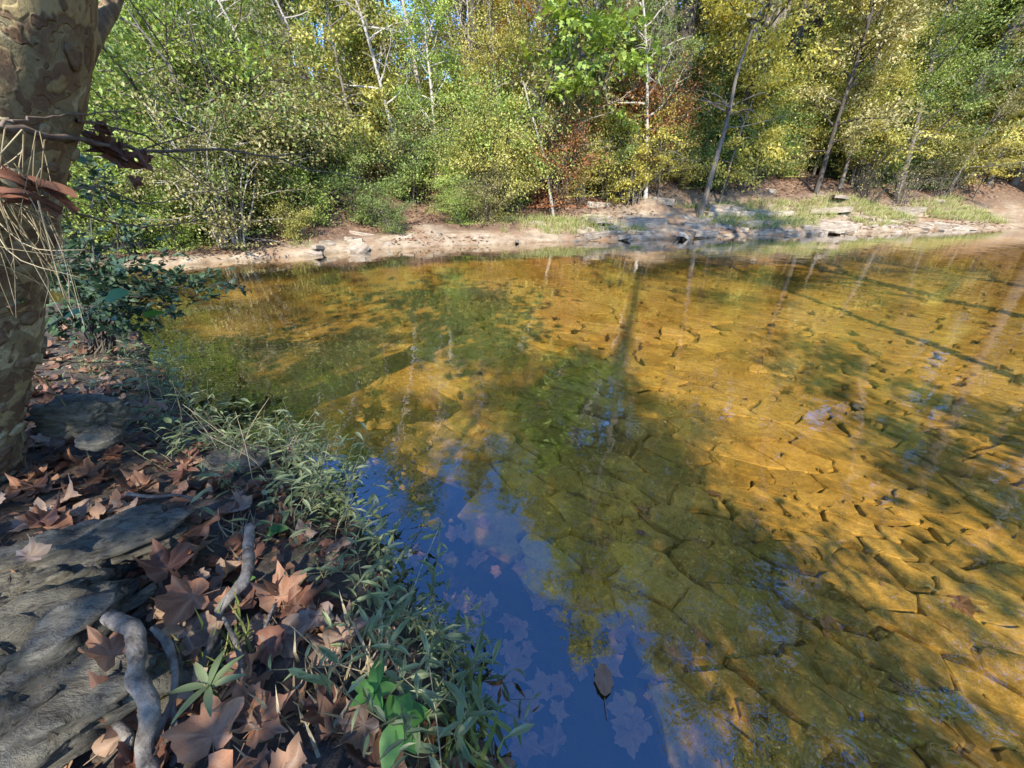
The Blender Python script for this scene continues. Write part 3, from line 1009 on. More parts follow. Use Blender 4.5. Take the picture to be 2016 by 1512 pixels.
for i in range(4000):
    if n_t >= 150: break
    x = r3.uniform(-14, 19)
    dy = r3.uniform(0, 1) ** 1.3 * 6
    y = float(far_y(x)) + float(np.interp(x, [-6, -2, 1, 4, 8, 15], [.45, .8, 1.8, 3.2, 3.6, 3.4])) + dy
    if abs(math.atan2(x, y)) > math.radians(58) or not free(x, y, .62):
        continue
    var = ['shrub_a', 'shrub_b', 'shrub_c', 'shrub_d'][r3.integers(0, 4)]
    pal = r3.choice(['bright', 'yellowgreen', 'green', 'olive', 'bright', 'yellowgreen'] if x < 0 else ['green', 'olive', 'rust', 'dark', 'bright', 'yellowgreen', 'green'] if x < 5 else ['green', 'dark', 'green', 'dark', 'yellowgreen', 'bright'])
    s = r3.uniform(.8, 1.45) * (.6 if dy < .35 else .85 if dy < 1.2 else 1)
    plant('shrub', var, x, y, pal, s, r3.uniform(0, 6.28), r3.choice(['bark', 'darkbark', 'palebark']), '%s %s-leaved shrub %s %s' % (('low' if {'shrub_a': 2.2, 'shrub_b': 1.8, 'shrub_c': 2.8, 'shrub_d': 1.3, 'brush': 2.3}[var] * s < 1.5 else 'tall', PALNAME[pal]) + spot(x, y)[::-1]), 'shrub', 'shrubs of the far bank', parts=('stems', 'foliage'))
    n_t += 1
for i in range(24):
    x = r3.uniform(5.5, 19)
    y = float(far_y(x)) + r3.uniform(3.3, 6.0)
    pal = ['dark', 'green', 'dark', 'olive', 'green', 'yellowgreen'][i % 6]
    var = ['shrub_a', 'shrub_b', 'shrub_c'][i % 3]
    plant('shrub', var, x, y, pal, r3.uniform(.7, 1.15), r3.uniform(0, 6.28), 'darkbark', 'dense %s-leaved shrub %s %s' % ((PALNAME[pal],) + spot(x, y)[::-1]), 'shrub', 'shrubs of the far bank', parts=('stems', 'foliage'))
for i in range(26):
    x = r3.uniform(-9, 17)
    y = float(far_y(x)) + r3.uniform(1.4, 6)
    plant('bare_brush', 'brush', x, y, 'olive', r3.uniform(.5, 1.1), r3.uniform(0, 6.28), 'bark' if i % 3 else 'darkbark', 'tangle of %s nearly leafless brush %s %s' % (('grey' if i % 3 else 'dark',) + spot(x, y)[::-1]), 'shrub', 'nearly leafless brush of the far bank', parts=('stems', 'foliage'))
for i in range(46):
    x = r3.uniform(-26, 34)
    y = float(far_y(x)) + r3.uniform(9, 26)
    if abs(math.atan2(x, y)) > math.radians(62): continue
    pal = r3.choice(['green', 'olive', 'yellowgreen'] if x < 0 else ['yellow', 'yellowgreen', 'orange', 'olive', 'green'])
    plant('understory_tree', ['mid_a', 'mid_b', 'mid_c'][i % 3], x, y, pal, r3.uniform(.7, 1.1), r3.uniform(0, 6.28), bk := r3.choice(['bark', 'palebark', 'palebark', 'darkbark']), 'small %s %s-leaved understory tree %s %s' % ((BARKN[bk], PALNAME[pal]) + spot(x, y)[::-1]), 'tree', 'understory trees of the far wood')
for i, (x, y, k, pal) in enumerate([(9.5, 23.5, 1.25, 'yellowgreen'), (12.5, 22.8, 1.2, 'olive'), (16.5, 23.5, 1.3, 'green'), (20, 22.8, 1.2, 'yellowgreen'), (17.5, 26, 1.2, 'olive'), (22, 20, 1.2, 'olive'), (26, 20.5, 1.2, 'green'), (31, 22, 1.2, 'olive'), (13.5, 22, 1.3, 'yellow'), (19, 23, 1.3, 'green'), (11.0, 20.0, 1.4, 'olive'), (14.5, 20.5, 1.5, 'green'), (19.5, 20.2, 1.55, 'yellowgreen'), (21.5, 16.6, 1.55, 'olive'), (24, 15.6, 1.55, 'green'), (26.5, 13.8, 1.55, 'yellowgreen'), (28.5, 11.5, 1.55, 'olive'), (31, 8, 1.5, 'green'), (17.2, 18.6, 1.5, 'olive')]):
    plant('tall_tree', 'tall_c' if i > 9 else ['tall_a', 'tall_b'][i % 2], x, y, pal, k, 0 if i > 9 else i * 2.1, 'darkbark' if i % 2 else 'bark', tilt=(.15, [.05, -.05, 0][i % 3] - (.15 if x > 20 else 0)) if i > 9 else (0, 0), label='very tall %s %s-leaved tree %s %s' % (('straight' if i < 10 else 'leaning', PALNAME[pal]) + spot(x, y)[::-1]), cat='tree', group=G1)
for i, (x, y, k, pal) in enumerate([(18.8, 18.2, 1.3, 'green'), (21.2, 18.4, 1.4, 'olive'), (23.6, 18.0, 1.3, 'yellowgreen'), (20.4, 21.0, 1.5, 'green')]):
    plant('understory_tree', ['mid_a', 'mid_b', 'mid_c'][i % 3], x, y, pal, k, i * 1.9, 'bark', 'full-crowned %s-leaved understory tree %s %s' % ((PALNAME[pal],) + spot(x, y)[::-1]), 'tree', 'understory trees of the far wood')
for i, (px, py, Y, s) in enumerate([(1880, 330, 18.3, 1.05), (1700, 320, 17.0, .9), (1240, 370, 13.8, .7), (1990, 300, 19.0, 1.1)]):
    p = at_y(px, py, Y)
    plant('arching_shrub', 'spice', p[0], p[1], 'yellowgreen' if i != 2 else 'yellow', s, i * 1.7, 'bark', ['arching pale yellow-green shrub spreading over the stony far shore', 'smaller arching pale yellow-green shrub beside the grassy far shore', '', 'tallest arching pale yellow-green shrub under the slope trees'][i] if i != 2 else 'low arching shrub with golden leaves leaning to the shale', 'shrub', 'arching shrubs of the far shore' if i != 2 else None, parts=('stems', 'foliage'))

# shore grass, leaf litter, tufts on the far side
def scatter_far(n, smin, smax, xr, rr):
    x = rr.uniform(*xr, n)
    y = far_y(x) + rr.uniform(0, 1, n) ** 1.0 * (smax - smin) + smin
    return x, y
mb = MB()
x, y = scatter_far(26000, .35, 2.4, (-8, 18), r3)
k = fbm(x * .55, y * .9, 60, 3) + .14 * sstep(6, 9, x) + .10 * sstep(-2, -4, x) > .60
x, y = x[k], y[k]
P = np.c_[x, y, terrain(x, y) - .01]
leaves(mb, P, np.c_[r3.normal(0, .5, len(x)), r3.normal(-.2, .5, len(x)), np.ones(len(x))], np.c_[r3.normal(0, 1, len(x)), r3.normal(-1, .5, len(x)), r3.normal(0, .3, len(x))], r3.uniform(.10, .30, len(x)), 'blade', r3.random(len(x)))
mb.V[0][:, 0] += 0
link('shore_grass', mb.mesh('shore_grass', M['grass'], False), None, kind='stuff', label='pale green grass growing on the far shore', cat='grass')
mb = MB()
x, y = scatter_far(30000, .1, 9, (-14, 20), r3)
k = fbm(x * .9, y * .9, 70, 3) + .1 * sstep(1.0, 2.4, y - far_y(x)) > .50
x, y = x[k], y[k]
P = np.c_[x, y, terrain(x, y) + .015]
leaves(mb, P, np.c_[r3.normal(0, 1, (len(x), 2)), r3.normal(0, .2, len(x))], np.c_[r3.normal(0, .4, (len(x), 2)), np.ones(len(x))], r3.uniform(.05, .13, len(x)), 'rhomb', r3.random(len(x)))
link('leaf_litter', mb.mesh('leaf_litter', M['litter'], False), None, kind='stuff', label='brown leaf litter scattered over the far bank', cat='leaf litter')
#@@NEAR
# ------------------------------------------------------------------ the near bank
# patchwork sycamore bark
def syc_mat():
    m, nt, out = mat_new('peeling sycamore bark')
    g = N(nt)
    v = g.pos((1, 1, .62), (0, .5, 0))
    n1 = g.noise(v, 8.5, 2.5, .5, .25)
    n2 = g.noise(v, 12, 3, .55, .3)
    n3 = g.noise(v, 60, 5, .65)
    c = g.ramp(n1, [(.0, (.44, .37, .20)), (.41, (.38, .30, .15)), (.425, (.19, .125, .075)), (.49, (.22, .15, .09)), (.505, (.30, .235, .125)), (.58, (.28, .24, .14)), (.595, (.50, .43, .26)), (1, (.54, .48, .33))])
    c2 = g.ramp(n2, [(.0, (.15, .095, .06)), (.40, (.18, .115, .07)), (.42, (.30, .24, .13)), (.55, (.27, .22, .13)), (.565, (.20, .155, .09)), (1, (.22, .19, .12))])
    c = g.mix(g.ramp(n2, [(.43, (1, 1, 1)), (.445, (0, 0, 0)), (.60, (0, 0, 0)), (.615, (.7, .7, .7))]), c, c2)
    c = g.mix(g.ramp(n3, [(.45, (0, 0, 0)), (.75, (.55, .55, .55))]), c, (.09, .06, .04))
    lv = g.ramp(n1, [(.40, (.75, .75, .75)), (.425, (.45, .45, .45)), (.50, (.5, .5, .5)), (.515, (.25, .25, .25)), (.60, (.3, .3, .3)), (.615, (0, 0, 0))])
    lv2 = g.ramp(n2, [(.40, (1, 1, 1)), (.42, (.5, .5, .5)), (.55, (.5, .5, .5)), (.565, (.1, .1, .1))])
    h = g.math('ADD', g.math('ADD', lv, lv2), g.math('MULTIPLY', n3, .5))
    nt.links.new(g.principled(c, .8, g.bump(h, .9, .008), .25), out.inputs[0])
    return m
M['sycamore'] = syc_mat()
r5 = np.random.default_rng(55)
AX = [(-2.40, 1.22, -.1), (-2.27, 1.23, .35), (-1.90, 1.25, .86), (-1.53, 1.27, 1.35), (-1.29, 1.30, 1.72), (-1.08, 1.25, 2.15), (-.95, 1.0, 2.9), (-.95, .5, 4.0), (-1.1, -.2, 5.4), (-1.2, -.9, 7.0)]
ax = spline(AX, 150)
tt = np.linspace(0, 1, 150)
rr = np.interp(tt, [0, .06, .2, .45, 1], [.30, .21, .185, .17, .05])
Vt, Ft = tube(ax, rr, 72)
c_ = np.repeat(ax, 72, 0)
dn = unit(Vt - c_)
Vt = Vt + dn * ((fbm(Vt[:, 0] * 4, Vt[:, 1] * 4, Vt[:, 2] * 2.2, 4) - .5) * .075)[:, None]
syc = link('sycamore_tree', None, None, (-2.35, 1.22, .2), label='leaning sycamore with patchy peeling bark growing from the leaf-strewn bank', cat='tree')
o0 = np.array([-2.35, 1.22, .2])
link('trunk', mesh_of('sycamore_trunk', Vt - o0, Ft, M['sycamore']), syc)
def on_trunk(f, th, off):
    i = min(int(f), 148)
    c = ax[i] + (ax[i + 1] - ax[i]) * (f - i)
    T = unit(ax[i + 1] - ax[i])
    X = unit(np.cross(T, [0, 0, 1.0])); Yv = np.cross(T, X)
    d = math.cos(th) * X + math.sin(th) * Yv
    q = c + d * rr[i]
    b = (float(fbm(q[0] * 4, q[1] * 4, q[2] * 2.2, 4)) - .5) * .075
    return q + d * (b + off)
M['flake_pale'] = simple('cream bark flake', [(.3, (.26, .21, .12)), (.55, (.42, .35, .21)), (.8, (.52, .45, .3))], 30, .85, .6, .004, objvar=.4)
M['flake_brown'] = simple('brown bark flake', [(.3, (.14, .09, .055)), (.55, (.25, .175, .11)), (.8, (.34, .26, .165))], 34, .9, .8, .005, objvar=.4)
for k in range(120):
    f0, t0 = r5.uniform(8, 66), r5.uniform(0, 6.28)
    n = 11
    wv, hv = r5.uniform(.05, .16), r5.uniform(.4, 1.5)
    Pp = []
    a0 = r5.uniform(0, 6.28)
    rj = r5.uniform(.65, 1.2, n)
    for ring, off in ((1.0, -.002), (.97, .0035), (.55, .0045)):
        for j in range(n):
            a = j / n * 6.283
            lift = r5.uniform(.0, .004) + .006 * max(0, math.cos(a - a0)) * (ring > .6)
            Pp.append(on_trunk(f0 + math.sin(a) * hv * rj[j] * ring, t0 + math.cos(a) * wv * rj[j] * ring * 1.3, off + (lift if off > 0 else 0)))
    Pp.append(on_trunk(f0, t0, .0045))
    ia = np.arange(n); ja = (ia + 1) % n
    mb = MB()
    mb.add(np.array(Pp) - o0, [np.vstack([np.stack([ia, ja, n + ja, n + ia], 1), np.stack([n + ia, n + ja, 2 * n + ja, 2 * n + ia], 1)]), np.stack([2 * n + ia, 2 * n + ja, np.full(n, 3 * n)], 1)])
    link('bark_flake', mb.mesh('bark_flake', M['flake_pale' if r5.random() < .45 else 'flake_brown']), syc)
mb, lf = MB(), MB()
for e, r0, n in (([(-1.42, 1.42, 1.42), (-1.33, 1.55, 1.68), (-1.22, 1.7, 1.95), (-1.05, 1.9, 2.6), (-1.2, 1.9, 3.6), (-1.6, 1.4, 5.0)], .024, 14),):
    L = spline(e, n)
    mb.add(*tube(L - o0, np.linspace(r0, .02, n), 10))
link('limb', mb.mesh('sycamore_limb', M['sycamore']), syc)
mb = MB()
for k in range(26):
    i = r5.integers(95, 149)
    a = r5.uniform(0, 6.28)
    L = r5.uniform(1.2, 2.8)
    d = np.array([math.cos(a) * .9 - .25, math.sin(a) * .9 - .55, r5.uniform(.1, .6)])
    pts = spline([ax[i], ax[i] + d * L * .5 + r5.normal(0, .1, 3), ax[i] + d * L + r5.normal(0, .2, 3)], 7)
    mb.add(*tube(pts - o0, np.linspace(.03, .005, 7), 5))
    n = 55
    u = r5.uniform(.25, 1.05, n)
    P = np.array([pts[min(int(q * 6), 6)] for q in u]) + r5.normal(0, .28, (n, 3)) - o0
    leaves(lf, P, r5.normal(0, 1, (n, 3)) + [0, 0, -.4], r5.normal(0, .6, (n, 3)) + [0, 0, 1.2], r5.uniform(.12, .22, n), 'maple', r5.random(n))
link('branches', mb.mesh('sycamore_branches', M['palebark']), syc)
link('crown', lf.mesh('sycamore_crown', M['olive'], False), syc)

# trees of the near bank behind the viewer: they shade the bank and dapple the creek
for i, (var, x, y, s, pal, tl) in enumerate([('mid_a', -2.6, -2.6, .64, 'green', 0), ('mid_c', -1.2, -3.0, .68, 'green', 0), ('mid_b', .1, -3.0, .60, 'green', 0), ('mid_a', 1.0, -3.6, .60, 'green', 0),
                                      ('sap_a', 2.4, -3.6, .95, 'olive', 0), ('mid_b', 4.6, -5.0, .62, 'olive', 0), ('pole', -2.05, -6.3, 1.05, 'olive', .27), ('sap_a', 3.6, -3.2, 1.0, 'olive', 0), ('mid_c', 8.5, -6.0, .7, 'olive', 0), ('mid_a', -9.5, 1.0, .8, 'yellowgreen', 0), ('sap_b', .6, -2.2, .9, 'olive', 0), ('tall_a', 8.0, -1.8, .78, 'olive', (-.62, -.25)), ('tall_b', 10.5, -2.2, .80, 'yellowgreen', (-.55, -.2)), ('tall_c', 4.4, -2.6, .66, 'olive', (-.52, .0))]):
    plant('bank_tree', var, x, y, pal, s, i * 1.3 if not tl else 0, 'bark', '%s-leaved tree standing on the near bank beyond the sycamore' % PALNAME[pal], 'tree', 'trees of the near bank', tilt=tl if isinstance(tl, tuple) else (0, tl))

# ---- sycamore leaf shapes
def leaf_mesh(name, seed, curl, mat, long=False):
    r = np.random.default_rng(seed)
    if long:       # beech-like oval leaf
        th = np.linspace(0, 2 * math.pi, 22, endpoint=False)
        ox, oy = np.sin(th) * np.abs(np.sin(th)) ** .45 * .30 * (1 + .16 * (np.arange(22) % 2)), .5 - np.cos(th) * .5
        key = np.array([1.0 if i in (0, 11) else .0 for i in range(22)])
        c0 = np.array([0, .5])
    else:
        spec = [(270, .10, 0), (292, .34, 0), (318, .52, 0), (340, .66, 1), (352, .52, 0), (4, .56, 0), (14, .66, 0), (22, .72, 0), (32, .94, 1), (40, .78, 0), (48, .74, 0), (57, .64, 0), (66, .60, 0), (75, .78, 0), (82, .80, 0), (90, 1.05, 1)]
        spec += [(180 - a, q, k) for a, q, k in spec[1:-1][::-1]]
        a = np.radians([q[0] for q in spec])
        rad = np.array([q[1] for q in spec]) * r.uniform(.9, 1.1, len(spec))
        ox, oy = np.cos(a) * rad, np.sin(a) * rad
        key = np.array([float(q[2]) for q in spec])
        c0 = np.zeros(2)
    n = len(ox)
    O = np.c_[ox, oy]
    rings = [c0 + (O - c0) * f for f in (.35, .7, 1.0)]
    V = np.vstack([c0[None]] + rings)
    w = np.concatenate([[1.0], key * 1.0, key * .9, key * .7])
    ph = r.uniform(0, 6.28, 3)
    q = V - c0
    R = np.hypot(q[:, 0], q[:, 1])
    T = np.arctan2(q[:, 1], q[:, 0])
    Z = curl * R ** 1.6 * (.45 + .55 * np.cos(2 * T + ph[0])) + curl * .5 * R ** 2 * np.cos(3 * T + ph[1]) + .07 * R * np.cos(7 * T + ph[2]) + .05 * R * np.cos(11 * T + ph[1])
    Z = Z + np.abs(q[:, 0]) * .12 * curl + r.normal(0, .03, len(V)) * (R > .2) - .02 * w
    sh = 1 - .22 * np.abs(Z) / (curl + .15)
    V3 = np.c_[c0[0] + q[:, 0] * sh, c0[1] + q[:, 1] * sh, Z - Z.min() * .8]
    i = np.arange(n)
    j = (i + 1) % n
    F3 = np.stack([np.zeros(n, int), 1 + i, 1 + j], 1)
    F4 = np.vstack([np.stack([1 + n * k + i, 1 + n * (k + 1) + i, 1 + n * (k + 1) + j, 1 + n * k + j], 1) for k in (0, 1)])
    mb = MB()
    mb.add(V3, [F3, F4], w)
    b = V3[0] if not long else np.array([0, 0, V3[0][2]])
    mb.add(*tube([b, b + [0.02, -.3, .02], b + [.06, -.55, .0 + .06 * r.random()]], [.014, .011, .012], 4), .8)
    return mb.mesh(name, mat, True)
LEAFM = [leaf_mesh('fallen_leaf', 100 + i, c, M['fallen_rust']) for i, c in enumerate([.25, .4, .6, .85, .5, 1.1, .35, .7])]
OVALM = [leaf_mesh('fallen_oval_leaf', 140 + i, c, M['fallen_rust'], True) for i, c in enumerate([.3, .7, 1.1])]
LAND = [('at the foot of the sycamore', -1.75, 1.2), ('beside the weathered rock', -1.0, .5), ('above the narrow rock ridge', -1.35, .95), ('beside the knotted root', -.75, .85), ('among the thin roots', -.5, .6), ('near the pale shore rock', -1.1, 1.5), ('behind the grey layered stone', -2.4, 1.8), ('near the broad-leaved plant', -.25, .5), ('below the thick pale root', -.75, .3)]
def near_spot(x, y):
    return min(LAND, key=lambda q: (q[1] - x) ** 2 + (q[2] - y) ** 2)[0]
LNAME = {'fallen_rust': 'rust-brown', 'fallen_tan': 'pale tan', 'fallen_dark': 'dark purplish brown'}
ROCK_C = np.array([-1.36, .42])
def bank_z(x, y):
    return float(terrain(x, y))
nl = 0
r6 = np.random.default_rng(66)
while nl < 215:
    x = r6.uniform(-2.7, .05)
    y = r6.uniform(.22, 2.4)
    sn = (float(near_y(x)) - y)
    if sn < .02 or not in_view(x, y, .25, 60):
        continue
    p = .9 if sn > .3 else .45
    litter = float(fbm(x * 2.2, y * 2.2, 3, 3))
    if r6.random() > p * (1.3 if litter > .5 else .55):
        continue
    onrock = ((x - ROCK_C[0]) / .46) ** 2 + ((y - ROCK_C[1]) / .30) ** 2 < 1
    if onrock:
        continue
    m = r6.choice(['fallen_rust', 'fallen_rust', 'fallen_tan', 'fallen_dark'])
    s = r6.uniform(.04, .088) * (1.1 if y < .8 else 1)
    if r6.random() < .22:
        link('fallen_oval_leaf', OVALM[r6.integers(0, 3)], None, (x, y, bank_z(x, y) + r6.uniform(.01, .04)), (r6.normal(0, .4), r6.normal(0, .4), r6.uniform(0, 6.28)), (s, s, s), M[m],
             '%s %s oval leaf lying %s' % ('large' if s > .075 else 'small', LNAME[m], near_spot(x, y)), 'leaf', 'fallen oval leaves on the near bank')
        nl += 1
        continue
    link('fallen_leaf', LEAFM[r6.integers(0, 8)], None, (x, y, bank_z(x, y) + r6.uniform(.005, .035)), (r6.normal(0, .28), r6.normal(0, .28), r6.uniform(0, 6.28)), (s, s, s), M[m],
         '%s %s sycamore leaf lying %s' % ('large' if s > .07 else 'small', LNAME[m], near_spot(x, y)), 'leaf', 'fallen leaves on the near bank')
    nl += 1
for (px, py, z, s, rz, m) in [(560, 1185, .17, .10, .5, 'fallen_rust'), (380, 1180, .27, .11, 2.2, 'fallen_rust'), (330, 1120, .30, .10, 1.0, 'fallen_dark'), (400, 1040, .30, .10, 4.0, 'fallen_rust'), (430, 1460, .20, .095, .4, 'fallen_rust'), (520, 1440, .19, .08, 5.5, 'fallen_rust'),
                              (660, 1420, .14, .07, 1.5, 'fallen_dark'), (730, 1460, .13, .07, 2.5, 'fallen_tan'), (350, 1020, .33, .10, 3.0, 'fallen_dark'), (180, 1440, .24, .09, 1.2, 'fallen_tan'), (120, 1385, .3, .07, 1.0, 'fallen_dark'), (220, 1290, .36, .08, 1.4, 'fallen_rust'), (630, 1230, .15, .09, 3.2, 'fallen_tan'), (60, 1100, .44, .05, .3, 'fallen_tan')]:
    p = at(px, py, z)
    link('fallen_leaf', LEAFM[r6.integers(0, 8)], None, (p[0], p[1], max(z, bank_z(p[0], p[1]) + .03)), (r6.normal(.15, .2), r6.normal(0, .2), rz), (s, s, s), M[m], 'very large %s sycamore leaf lying %s' % (LNAME[m], near_spot(p[0], p[1])), 'leaf', 'fallen leaves on the near bank')
nl = 0
while nl < 85:
    px, py = r6.uniform(820, 1900), r6.uniform(960, 1512)
    if px > 1400 and r6.random() < .85:
        continue
    p = at(px, py, -.25)
    z0 = bank_z(p[0], p[1])
    if z0 > -.03:
        continue
    s = r6.uniform(.042, .085)
    link('sunken_leaf', LEAFM[r6.integers(0, 3)], None, (p[0], p[1], min(-.02, z0 + .022 + r6.uniform(0, .02))), (r6.normal(0, .12), r6.normal(0, .12), r6.uniform(0, 6.28)), (s, s, s * .5), M['sunken'],
         'brown sycamore leaf sunken in the shallow water beside the bank', 'leaf', 'sunken leaves by the near bank')
    nl += 1
mb = MB()
lv = [np.zeros((len(m.vertices), 3), np.float32) for m in LEAFM]
for m, q in zip(LEAFM, lv):
    m.vertices.foreach_get('co', q.ravel())
lF = [[list(f.vertices) for f in m.polygons] for m in LEAFM]
nl = 0
while nl < 560:
    x, y = r6.uniform(-4.2, .05), r6.uniform(.2, 3.8)
    sn = float(near_y(x)) - y
    if sn < .05 or r6.random() > (.95 if sn > .3 else .35):
        continue
    k = r6.integers(0, 8)
    Pq = lv[k] * r6.uniform(.04, .08)
    a, b = r6.uniform(0, 6.28), r6.normal(0, .25)
    Pq = np.c_[Pq[:, 0], Pq[:, 1] * math.cos(b) - Pq[:, 2] * math.sin(b), Pq[:, 1] * math.sin(b) + Pq[:, 2] * math.cos(b)]
    Pq = np.c_[Pq[:, 0] * math.cos(a) - Pq[:, 1] * math.sin(a), Pq[:, 0] * math.sin(a) + Pq[:, 1] * math.cos(a), Pq[:, 2]] + [x, y, bank_z(x, y) + .004]
    mb.add(Pq, [[f for f in lF[k] if len(f) == 3], [f for f in lF[k] if len(f) == 4]], r6.random())
    nl += 1
link('leaf_carpet', mb.mesh('leaf_carpet', M['litter']), None, kind='stuff', label='carpet of older brown leaves under the fresh fallen ones', cat='leaf litter')
p = at(1178, 1348, 0)
link('floating_leaf', leaf_mesh('floating_leaf', 5, .35, M['fallen_tan'], True), None, (p[0] + .01, p[1] - .035, .004), (0, 0, -.15), (.085, .09, .06), M['fallen_rust'], 'single tan oval leaf floating on the dark blue water', 'leaf')
p = at(1272, 1054, 0)
link('red_leaf', leaf_mesh('red_leaf', 6, .2, M['pink'], True), None, (p[0], p[1], .004), (0, 0, 1.1), (.045, .045, .03), M['rust'], 'small dark red leaf floating among the reflected branches', 'leaf')
mb = MB()
n = 2600
x, y = r6.uniform(-4.2, .2, n), r6.uniform(.2, 3.9, n)
k = near_y(x) - y > .02
x, y = x[k], y[k]
leaves(mb, np.c_[x, y, terrain(x, y) + .006], np.c_[r6.normal(0, 1, (len(x), 2)), r6.normal(0, .25, len(x))], np.c_[r6.normal(0, .5, (len(x), 2)), np.ones(len(x))], r6.uniform(.015, .05, len(x)), 'rhomb', r6.random(len(x)))
link('leaf_crumbs', mb.mesh('leaf_crumbs', M['litter'], False), None, kind='stuff', label='brown leaf crumbs and shreds on the near bank soil', cat='leaf litter')

# ---- weathered rock at the foot of the bank
def rock_mat(name, cols, zs=14):
    m, nt, out = mat_new(name)
    g = N(nt)
    v = g.pos((1, 1, 1), (0, 0, .5))
    st = g.noise(g.pos((1.0, 2.4, zs * .5), (0.1, .15, .55)), 5.0, 9, .75, .0)
    c = g.ramp(st, [(.3, cols[0]), (.47, cols[1]), (.6, cols[2]), (.78, cols[3])])
    c = g.mix(g.ramp(g.noise(v, 4, 4, .6), [(.45, (0, 0, 0)), (.7, (.6, .6, .6))]), c, (.19, .165, .10))
    c = g.mix(g.ramp(g.noise(v, 70, 5, .7), [(.5, (0, 0, 0)), (.8, (.6, .6, .6))]), c, (.07, .06, .05))
    st2 = g.noise(g.pos((1.0, 2.6, zs * .6), (0.1, .15, .55)), 17, 6, .7, .15)
    c = g.mix(g.ramp(st2, [(.36, (.85, .85, .85)), (.47, (0, 0, 0))]), c, (.045, .04, .034))
    h = g.math('ADD', g.math('ADD', st, g.math('MULTIPLY', st2, .7)), g.math('MULTIPLY', g.noise(v, 90, 6, .7), .2))
    nt.links.new(g.principled(c, .85, g.bump(h, 1.0, .02), .25), out.inputs[0])
    return m
M['rock'] = rock_mat('layered weathered rock', [(.04, .036, .03), (.14, .13, .10), (.22, .205, .16), (.34, .325, .275)])

def lump(name, c, rad, seed, amp=.25, fr=1.6, strat=0.0, flat=0.0, mat='rock', **kw):
    nu, nv = 150, 80
    u = np.linspace(0, 2 * math.pi, nu, endpoint=False)
    v = np.linspace(-.5 * math.pi, .5 * math.pi, nv)
    U, W = np.meshgrid(u, v)
    D = np.stack([np.cos(U) * np.cos(W), np.sin(U) * np.cos(W), np.sin(W)], -1).reshape(-1, 3)
    D = np.sign(D) * np.abs(D) ** (1 - flat * .45)
    d = 1 + amp * (fbm(D[:, 0] * fr + seed, D[:, 1] * fr + seed * 2, D[:, 2] * fr, 5) - .5) * 2
    P = D * d[:, None] * np.array(rad)
    if strat:
        lay = fbm(P[:, 0] * 5, P[:, 1] * 5, P[:, 2] * 40 + seed, 3)
        P[:, :2] *= (1 + strat * (lay - .5))[:, None]
        P[:, 2] += strat * .12 * (fbm(P[:, 0] * 8 + P[:, 1] * 5, P[:, 1] * 22 - P[:, 0] * 12, seed, 4) - .5)
    rid = 1 - np.abs(2 * fbm(P[:, 0] * 5 + P[:, 1] * 3 + seed, P[:, 1] * 9 - P[:, 0] * 4, P[:, 2] * 9, 4) - 1)
    rid2 = 1 - np.abs(2 * fbm(P[:, 0] * 16 + seed, P[:, 1] * 22, P[:, 2] * 30, 3) - 1)
    P -= D * (((rid ** 6) * .10 + (rid2 ** 8) * .035) * min(rad) * 1.6)[:, None]
    P += D * ((fbm(P[:, 0] * 45, P[:, 1] * 45, P[:, 2] * 45, 3) - .5) * .05 * min(rad))[:, None]
    i = np.arange(nv - 1)[:, None] * nu
    j = np.arange(nu)[None]
    k = (j + 1) % nu
    F = np.stack([i + j, i + k, i + nu + k, i + nu + j], -1).reshape(-1, 4)
    return link(name, mesh_of(name, P, [F], M[mat]), None, c, **kw)
lump('weathered_rock', (-1.40, .40, .20), (.56, .36, .24), 3, .34, 2.0, .42, .5, rot=(0, .05, .5), label='broad weathered grey-brown rock with layered grain beside the pale root', cat='rock')
lump('rock_shelf', (-1.36, .78, .31), (.34, .10, .09), 9, .3, 2.2, .3, .3, rot=(0, -.08, .42), label='narrow grey rock ridge tapering into the brown leaf litter', cat='rock')
p = at(100, 850, .40)
lump('layered_stone', (p[0] + .02, p[1] + .12, .40), (.15, .10, .095), 14, .25, 1.8, .45, .75, label='grey layered stone block behind the sycamore trunk base', cat='stone')
p = at(470, 905, .12)
lump('shore_rock', (p[0], p[1], .09), (.17, .11, .09), 21, .25, 1.7, .2, .5, label='pale grey rock at the water edge among the weeds', cat='stone')
p = at(575, 893, .05)
lump('wet_stone', (p[0], p[1], .03), (.06, .05, .06), 25, .3, 1.8, .2, .5, label='small dark wet stone standing in the blue water edge', cat='stone')
p = at(625, 1348, .16)
lump('small_stone', (p[0], p[1], .15), (.05, .03, .03), 31, .2, 1.5, .1, .4, label='small grey stone among the thin roots', cat='stone')
p = at(205, 875, .33)
lump('round_stone', (p[0], p[1], .36), (.08, .06, .045), 35, .2, 1.5, .1, .3, label='smooth bluish grey stone resting in the leaf litter', cat='stone')

